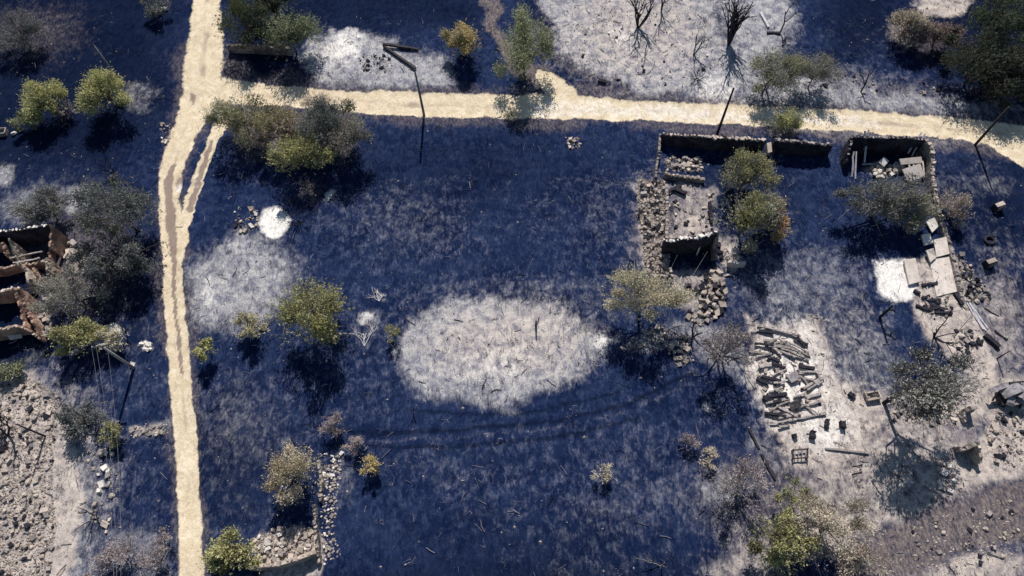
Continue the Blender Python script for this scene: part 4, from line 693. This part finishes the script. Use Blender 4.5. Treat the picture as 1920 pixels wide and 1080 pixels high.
# ------------------------------------------------------------------ the heap of roof beams
HB = [((140, 116), (430, 184), 1), ((150, 150), (250, 165), 0), ((120, 240), (245, 250), 0), ((250, 235), (330, 225), 0), ((280, 208), (488, 352), 1), ((330, 218), (486, 300), 1), ((300, 290), (470, 345), 1), ((385, 200), (480, 245), 0), ((410, 190), (460, 270), 0), ((130, 325), (235, 300), 0), ((215, 330), (290, 352), 0), ((290, 280), (395, 330), 1), ((150, 395), (240, 380), 0), ((235, 370), (330, 400), 0), ((420, 385), (525, 405), 0), ((415, 430), (560, 425), 1), ((540, 430), (575, 500), 1), ((420, 450), (495, 525), 1), ((470, 555), (560, 490), 1), ((135, 470), (215, 510), 0), ((170, 460), (300, 490), 0), ((220, 560), (310, 530), 0), ((180, 600), (335, 575), 0), ((225, 640), (345, 600), 0), ((220, 685), (360, 620), 0), ((360, 640), (440, 610), 0), ((240, 720), (370, 690), 0), ((380, 680), (470, 650), 0), ((225, 776), (400, 745), 1), ((390, 745), (600, 708), 1), ((280, 798), (360, 785), 0), ((470, 605), (570, 570), 1), ((480, 650), (570, 625), 1), ((330, 450), (420, 460), 0), ((190, 700), (330, 730), 0), ((230, 250), (300, 310), 1)]
rb = random.Random(5)
for _ in range(22):
    x0, y0 = rand_in([(140, 130), (420, 180), (520, 420), (540, 680), (260, 760), (170, 480)]); an = rb.uniform(-.5, .6); L_ = rb.uniform(60, 170); HB.append(((x0 - L_ / 2 * math.cos(an), y0 - L_ / 2 * math.sin(an)), (x0 + L_ / 2 * math.cos(an), y0 + L_ / 2 * math.sin(an)), 1))
for i, (a, b, c) in enumerate(HB):
    c = c or i % 3 == 0
    f = lambda p: (1380 + p[0] / 3.6, 580 + p[1] / 3.6)
    beam('roof_beam', f(a), f(b), random.uniform(.14, .26) if c else random.uniform(.16, .34), M['ash_beam' if c else 'char'], None, 'ash-grey roof beam with sooty sides in the collapsed beam heap' if c else 'short black charred roof beam in the collapsed beam heap', 'beam', 'ash-grey beams of the heap' if c else 'black beams of the heap', z1=random.uniform(.1, .35), z2=random.uniform(.1, .35))
rubble('cinder_patch', [(1418, 650), (1500, 660), (1540, 760), (1450, 790), (1420, 720)], 60, .2, .55, ['char', 'stone', 'char', 'pale_stone'], 'cinders and small stones between the collapsed roof beams', 160, .15, 'cinders')
slab('sheet', [(1474, 704, .5), (1494, 694, .6), (1498, 712, .45), (1484, 718, .4)], .06, M['metal'], None, 'bluish bent metal sheet amid the collapsed roof beams', 'metal sheet')
slab('sheet', [(1478, 756, .5), (1500, 748, .6), (1502, 762, .4), (1484, 770, .4)], .06, M['dark_metal'], None, 'dark metal sheet lying on the beam heap', 'metal sheet')
bf = empty('bed_frame', PG(1497, 854), 'small burnt rectangular metal bed frame on the tan soil', 'bed frame')
cs = [PG(*p) - bf.location + Vector((0, 0, .4)) for p in ((1484, 846), (1511, 844), (1511, 860), (1484, 862))]
for i in range(4): m = MB(); m.tube([cs[i], cs[(i + 1) % 4]], [.08, .08], 5); m.build('rail', M['dark_metal'], bf)
for c in cs: m = MB(); m.tube([Vector((c.x, c.y, -.1)), Vector((c.x, c.y, .65))], [.07, .07], 5); m.build('leg', M['dark_metal'], bf)
for k in range(4): t = (k + .5) / 4; m = MB(); m.tube([cs[0].lerp(cs[1], t), cs[3].lerp(cs[2], t)], [.06, .06], 4); m.build('slat', M['metal'], bf)
for (a, b, wd, mt, lb) in [((1520, 824), (1522, 810), .5, 'char', 'stubby black log above the small bed frame'), ((1547, 804), (1549, 788), .4, 'char', 'upright-looking charred chunk at the end of the beam heap'), ((1487, 815), (1490, 822), .4, 'char', 'little charred chunk between the beam heap and the bed frame'), ((1590, 738), (1600, 746), .45, 'char', 'crumbled charred log on the pale soil beside the tall scorched tree'), ((1572, 798), (1582, 799), .7, 'char', 'squat black box-like lump on the pale soil')]: beam('charred_log', a, b, wd, M[mt], None, lb, 'log')
def trough(label, p1, p2, wd, hh, mat='slab'):
    a = PG(*p1); b = PG(*p2); c = a.lerp(b, .5); e = empty('trough', c, label, 'trough'); d = (b - a); d.z = 0; L = d.length; an = math.atan2(d.y, d.x); R = Matrix.Rotation(an, 3, 'Z')
    for nm, ce, sz in (('side', (0, wd / 2, hh / 2), (L, .12, hh)), ('side', (0, -wd / 2, hh / 2), (L, .12, hh)), ('end', (L / 2 - .06, 0, hh / 2), (.12, wd - .124, hh - .01)), ('end', (-L / 2 + .06, 0, hh / 2), (.12, wd - .124, hh - .01)), ('base', (0, 0, .03), (L - .25, wd - .125, .2))):
        m = MB(); m.box(R @ Vector(ce), sz, R, .012); m.build(nm, M[mat], e)
trough('pale stone trough next to the trunk of the tall scorched tree', (1620, 747), (1646, 742), .75, .55, 'pale_stone')
trough('dark trough with pale rim beside the tiny green bush', (-4, 252), (16, 250), .9, .6, 'stone')
for x, y, lb in ((1851, 497, 'burnt wooden crate with a pale top on the grey plot'), (1868, 391, 'pale lidded box on the dark plot beyond the beige bush')):
    c = PG(x, y); e = empty('crate', c, lb, 'crate'); R = Matrix.Rotation(.3, 3, 'Z')
    m = MB(); m.box((0, 0, .4), (1.0, .8, .9), R, .05); m.build('crate_body', M['char'], e); m = MB(); m.box(R @ Vector((0, .05, .9)), (1.1, .5, .1), R, .02); m.build('lid', M['pale_stone'], e); m = MB(); m.box(R @ Vector((0, -.42, .55)), (1.0, .06, .2), R, .02); m.build('slat', M['ash_beam'], e)
def tyre(label, px, py, R=.5, r=.16):  # burnt tyre lying flat, modelled for a small round object of guessed identity
    c = PG(px, py); vs = []; fs = []
    for i in range(18):
        a = 2 * math.pi * i / 18
        for j in range(8): b = 2 * math.pi * j / 8; vs.append(((R + r * math.cos(b)) * math.cos(a), (R + r * math.cos(b)) * math.sin(a), r + r * math.sin(b) * 1.1))
    for i in range(18):
        for j in range(8): fs.append((i * 8 + j, (i + 1) % 18 * 8 + j, (i + 1) % 18 * 8 + (j + 1) % 8, i * 8 + (j + 1) % 8))
    tag(add_mesh('scrap_tyre', vs, fs, M['char'], None, c, True), label, 'hoop')
tyre('sooty round tyre lying flat on the dark plot between box and crate', 1855, 451)
# right-hand edge: sheet-metal shelter and wall stubs
sh = empty('collapsed_shed', PG(1892, 745), 'collapsed shed of curled pale metal sheets over a black hollow', 'shed')
def curl(px, py, L, Wd, z, ang, bend):
    c = P(px, py, z) - sh.location; R = Matrix.Rotation(ang, 3, 'Z'); vs = []; fs = []
    for i in range(9):
        t = i / 8 - .5
        for j in range(2):
            for th in (0, -.05): vs.append(c + R @ Vector((t * L, (j - .5) * Wd, bend * (.25 - t * t) * 4 - bend + th + random.uniform(-.04, .04))))
    for i in range(8): a = i * 4; b = a + 4; fs += [(a, b, b + 2, a + 2), (a + 1, a + 3, b + 3, b + 1), (a, a + 1, b + 1, b), (a + 2, b + 2, b + 3, a + 3)]
    m = MB(); m.v = vs; m.f = fs; m.build('metal_sheet', M['metal'], sh)
curl(1905, 728, 2.6, 1.0, 1.6, .3, .5); curl(1898, 742, 1.9, .7, 1.2, 1.2, .4); curl(1912, 752, 1.8, .6, .9, .1, .35); curl(1880, 724, 2.4, .5, 1.5, .25, .3); curl(1918, 740, 1.4, .8, 1.4, -.6, .3)
for a, b, z1, z2 in (((1858, 752), (1872, 730), .2, 1.4), ((1876, 728), (1920, 722), 1.5, 1.6), ((1880, 764), (1890, 738), .1, 1.2), ((1912, 766), (1914, 734), .1, 1.4)): beam('post', a, b, .16, M['char'], sh, z1=z1, z2=z2)
m = MB(sh.location); cc = PG(1890, 748); m.box(cc + Vector((0, 0, .35)), (2.2, 1.4, .8), None, .1); m.build('burnt_stove', M['dark_metal'], sh)
s1 = empty('wall_stub', PG(1822, 868), 'broken stub of house wall with a pale edge and dark face on tan soil', 'wall'); wall('wall_body', [(1796, 836, .7), (1806, 842, 1.4), (1822, 836, 1.9), (1834, 828, 2.1)], M['wall'], s1, .4); wall('wall_return', [(1835, 829, 2.0), (1838, 846, 1.6), (1840, 868, .9)], M['cream'], s1, .35, step=.2)
s2 = empty('wall_stub', PG(1824, 790), 'short leaning wall stub beside the crown of the tall scorched tree', 'wall'); wall('wall_body', [(1812, 768, 1.2), (1822, 764, 1.7), (1832, 764, 1.3)], M['wall'], s2, .4, step=.2); wall('wall_return', [(1808, 772, .9), (1812, 790, .5)], M['cream'], s2, .3, step=.2)
rubble('rubble_heap', [(1866, 770), (1918, 780), (1918, 880), (1860, 870), (1850, 820)], 46, .22, .6, ['stone', 'pale_stone', 'char'], 'scattered debris on tan soil below the collapsed metal shed', 120, .08)
rubble('rubble_heap', [(1745, 860), (1790, 880), (1785, 925), (1755, 915)], 22, .3, .75, ['pale_stone', 'stone', 'white_stone'], 'few pale stones at the rim of the big dark tree shadow', 40, .1)
rubble('rubble_heap', [(1660, 735), (1800, 770), (1790, 800), (1660, 790)], 50, .22, .55, ['pale_stone', 'stone', 'char'], 'pale stones lying under the crown of the tall scorched tree', 120, .1)
rubble('rubble_heap', [(1700, 985), (1910, 930), (1910, 1060), (1720, 1070)], 50, .18, .5, ['pale_stone', 'stone', 'char'], 'loose stones on the brown burnt strip beyond the brushwood', 160, .03)

# ------------------------------------------------------------------ the stone enclosure and the rubble field
en = empty('stone_enclosure', PG(596, 960), 'low thin stone enclosure wall around the large straw-coloured bush', 'stone wall')
wall('wall', [(596, 862, .7), (602, 900, .6), (600, 940, .5)], M['wall'], en, .3, ('pale_stone', .5, .32)); wall('wall', [(588, 945, .8), (590, 985, .9), (594, 1020, .8), (598, 1056, .5)], M['wall'], en, .3, ('pale_stone', .5, .35)); wall('wall', [(470, 1064, 1.2), (520, 1058, 1.3), (560, 1046, 1.4), (592, 1034, 1.2)], M['cream'], en, .4, ('pale_stone', .5, .4))
rubble('rubble_heap', [(472, 1010), (520, 990), (588, 990), (592, 1034), (540, 1050), (474, 1058)], 90, .25, .6, ['pale_stone', 'pale_stone', 'stone', 'white_stone'], 'tan rubble bank at the lower end of the stone enclosure', 300, .3)
rubble('stone_scatter', [(606, 850), (640, 850), (636, 920), (626, 1000), (640, 1040), (606, 1060), (602, 960)], 80, .2, .45, ['white_stone', 'pale_stone', 'stone'], 'strip of small white stones strewn outside the stone enclosure', 160, .02, 'stones')
rubble('rubble_field', [(-20, 725), (60, 710), (112, 740), (104, 820), (96, 900), (104, 980), (92, 1090), (-20, 1090)], 290, .22, .62, ['pale_stone', 'pale_stone', 'stone', 'stone', 'char'], 'field of large tumbled building stones around the thin black pole', 2400, .14)
rubble('stone_scatter', [(158, 840), (215, 840), (225, 900), (200, 1000), (165, 1000), (175, 920)], 30, .3, .75, ['pale_stone', 'pale_stone', 'stone', 'white_stone'], 'loose pale stones along the grey path under the power wires', 60, .05, 'stones')
rubble('stone_scatter', [(240, 800), (312, 794), (314, 812), (244, 822)], 26, .25, .5, ['pale_stone', 'stone'], 'short pale strip of stones ending at the dirt road', 60, .02, 'stones')
rubble('stone_scatter', [(440, 388), (486, 384), (486, 430), (440, 440)], 22, .25, .55, ['pale_stone', 'stone', 'char', 'white_stone'], 'few stones beside the round white ash spot', 40, .05, 'stones')
rubble('stone_scatter', [(300, 232), (322, 228), (322, 268), (300, 270)], 12, .25, .5, ['white_stone', 'pale_stone'], 'white stones on the outer bend of the dirt road', 20, .02, 'stones')
rubble('stone_scatter', [(264, 642), (284, 642), (284, 656), (264, 658)], 14, .25, .5, ['white_stone', 'white_stone'], 'small white ash and stone pile beside the dirt road', 40, .1, 'stones')
rubble('stone_scatter', [(668, 100), (735, 105), (735, 135), (680, 135)], 36, .2, .5, ['char', 'char', 'stone'], 'black cinders scattered on the white ash plot by the concrete pole', 80, .05, 'cinders')
rubble('stone_scatter', [(1400, 128), (1700, 150), (1850, 175), (1850, 190), (1620, 176), (1400, 160)], 46, .18, .5, ['char', 'char', 'stone'], 'black cinders along the pale verge above the road', 90, .03, 'cinders')
rubble('stone_scatter', [(1050, 20), (1320, 20), (1340, 150), (1200, 165), (1100, 130)], 44, .15, .45, ['char', 'char', 'stone', 'white_stone'], 'dark cinders dotted over the grey ash field', 100, .03, 'cinders')
uw = empty('stone_wall', PG(480, 92), 'straight low stone wall in front of the dark green trees', 'stone wall'); wall('wall_body', [(424, 84, 1.3), (480, 84, 1.4), (545, 90, 1.2)], M['wall'], uw, .4)
for x, y, s in ((310, 19, .9), (28, 252, .6)): tag(rock('white_stone', PG(x, y) + Vector((0, 0, .2)), s, None, 'boulder'), 'white boulder in front of the dark scorched bush' if x > 100 else 'white boulder lying beside the dark trough', 'boulder')

# ------------------------------------------------------------------ stubble, tufts and loose stones (uncountable)
def blades(name, n, dens, hmin, hmax, wd, cols, per=1, spread=.1, lean=.35, seed=1):
    g = np.random.default_rng(seed); x = g.uniform(-76, 76, n); y = g.uniform(0, 92, n); d = dens(x, y); keep = g.random(n) < d; x, y = x[keep], y[keep]; x = np.repeat(x, per) + g.normal(size=len(x) * per) * spread; y = np.repeat(y, per) + g.normal(size=len(y) * per) * spread; N = len(x); z = gzv(x, y) - .02
    b = np.stack([x, y, z], -1); h = g.uniform(hmin, hmax, N); an = g.uniform(0, 6.28, N); s = np.stack([np.cos(an), np.sin(an), an * 0], -1) * wd * .5; t = b + np.stack([g.normal(size=N) * lean * h, g.normal(size=N) * lean * h, h], -1)
    V = np.stack([b - s, b + s, t + s * .3, t - s * .3], 1).reshape(-1, 3); F = np.arange(N * 4).reshape(-1, 4); tt = g.random((N, 1)); C = np.array(cols[0]) * (1 - tt) + np.array(cols[1]) * tt
    tag(add_mesh(name, V, F, M['stalk'], colors={'leaf': np.repeat(C, 4, 0)}), 'fine burnt plant remains covering the ground', 'stubble', None, 'stuff')
D = lambda f: (lambda x, y: f(samp(ash, x, y), samp(road, x, y), samp(sand, x, y), samp(white, x, y), samp(dark, x, y), fbm(x * .18, y * .18, 77)))
blades('charred_stalks', 60000, D(lambda a, r, s, w_, d, n: np.clip(a - .25, 0, 1) * (1 - r) * (1 - w_) * np.clip(n * 2.6 - .75, 0, 1)), .25, .95, .035, ((.02, .02, .035), (.09, .085, .11)), 1, .1, .3, 5)
blades('ashen_tufts', 14000, D(lambda a, r, s, w_, d, n: (1 - r) * (1 - d) * np.clip(n * 4 - 1.95, 0, 1) * .7), .12, .42, .045, ((.022, .034, .075), (.10, .115, .185)), 4, .13, .6, 6)
blades('pale_weed_remains', 1500, D(lambda a, r, s, w_, d, n: (1 - r) * (1 - .6 * d) * .55), .12, .42, .04, ((.11, .12, .19), (.34, .33, .38)), 10, .17, .9, 15)
blades('black_weed_remains', 4200, D(lambda a, r, s, w_, d, n: (1 - r) * np.clip(.3 + a + s, 0, 1) * .55), .15, .6, .04, ((.008, .009, .016), (.04, .04, .06)), 9, .2, .8, 16)
blades('dry_grass', 5200, D(lambda a, r, s, w_, d, n: np.clip(s * 1.2 - .2, 0, 1) * (1 - r) * .5 + np.clip(1 - np.abs(r - .5) * 3, 0, 1) * .5), .1, .35, .05, ((.26, .21, .15), (.48, .41, .30)), 5, .14, .7, 7)
def sticks(name, n, dens, cols, lmin, lmax, seed):
    g = np.random.default_rng(seed); x = g.uniform(-76, 76, n); y = g.uniform(0, 92, n); k = g.random(n) < dens(x, y); x, y = x[k], y[k]; N = len(x); an = g.uniform(0, 6.28, N); L = g.uniform(lmin, lmax, N) * .5; r = g.uniform(.015, .04, N)
    d = np.stack([np.cos(an), np.sin(an), an * 0], -1); sd = np.stack([-np.sin(an), np.cos(an), an * 0], -1); c = np.stack([x, y, gzv(x, y) + .03], -1); V = []
    for t in (-1, 0, 1):
        q = c + d * (L * t)[:, None] + sd * (g.normal(size=N) * .12 * L)[:, None]; q[:, 2] = gzv(q[:, 0], q[:, 1]) + .03 + g.random(N) * .08
        V += [q + sd * r[:, None], q - sd * r[:, None], q + np.array((0, 0, 1)) * (r * 1.6)[:, None]]
    V = np.stack(V, 1).reshape(-1, 3); base = np.arange(N)[:, None, None] * 9; q4 = np.array([(a + i, a + (i + 1) % 3, a + 3 + (i + 1) % 3, a + 3 + i) for a in (0, 3) for i in range(3)])[None]; F = (base + q4).reshape(-1, 4)
    tt = g.random((N, 1)); C = np.repeat(np.array(cols[0]) * (1 - tt) + np.array(cols[1]) * tt, 9, 0)
    tag(add_mesh(name, V, F, M['stalk'], colors={'leaf': C}), 'fine burnt twigs littering the ground', 'twigs', None, 'stuff')
sticks('charred_twigs', 5200, D(lambda a, r, s, w_, d, n: (1 - r) * np.clip(a * .7 + s * .9 - .1, 0, 1) * .6), ((.012, .012, .02), (.09, .08, .09)), .25, 1.2, 21)
sticks('ashen_twigs', 3200, D(lambda a, r, s, w_, d, n: (1 - r) * (1 - .7 * d) * np.clip(.6 - a, 0, 1) * np.clip(n * 3 - 1, 0, 1)), ((.12, .125, .18), (.36, .34, .37)), .3, 1.3, 22)
g = np.random.default_rng(3); N = 3600; x = g.uniform(-76, 76, N); y = g.uniform(0, 92, N); k = g.random(N) < np.clip(.25 + samp(sand, x, y) * .8 + samp(ash, x, y) * .3 - samp(road, x, y), 0, 1); x, y = x[k], y[k]; N = len(x); c = np.stack([x, y, gzv(x, y)], -1); s = g.uniform(.05, .16, (N, 1))
off = np.array([(1, 0, 0), (0, 1, 0), (-1, 0, 0), (0, -1, 0), (0, 0, 1)]); V = (c[:, None, :] + off[None] * s[:, None, :] * g.uniform(.6, 1.3, (N, 5, 1))).reshape(-1, 3); F = (np.arange(N)[:, None, None] * 5 + np.array([(0, 1, 4), (1, 2, 4), (2, 3, 4), (3, 0, 4)])[None]).reshape(-1, 3)
tag(add_mesh('loose_stones', V, F, M['pale_stone']), 'small loose stones strewn over the burnt ground', 'gravel', None, 'stuff')
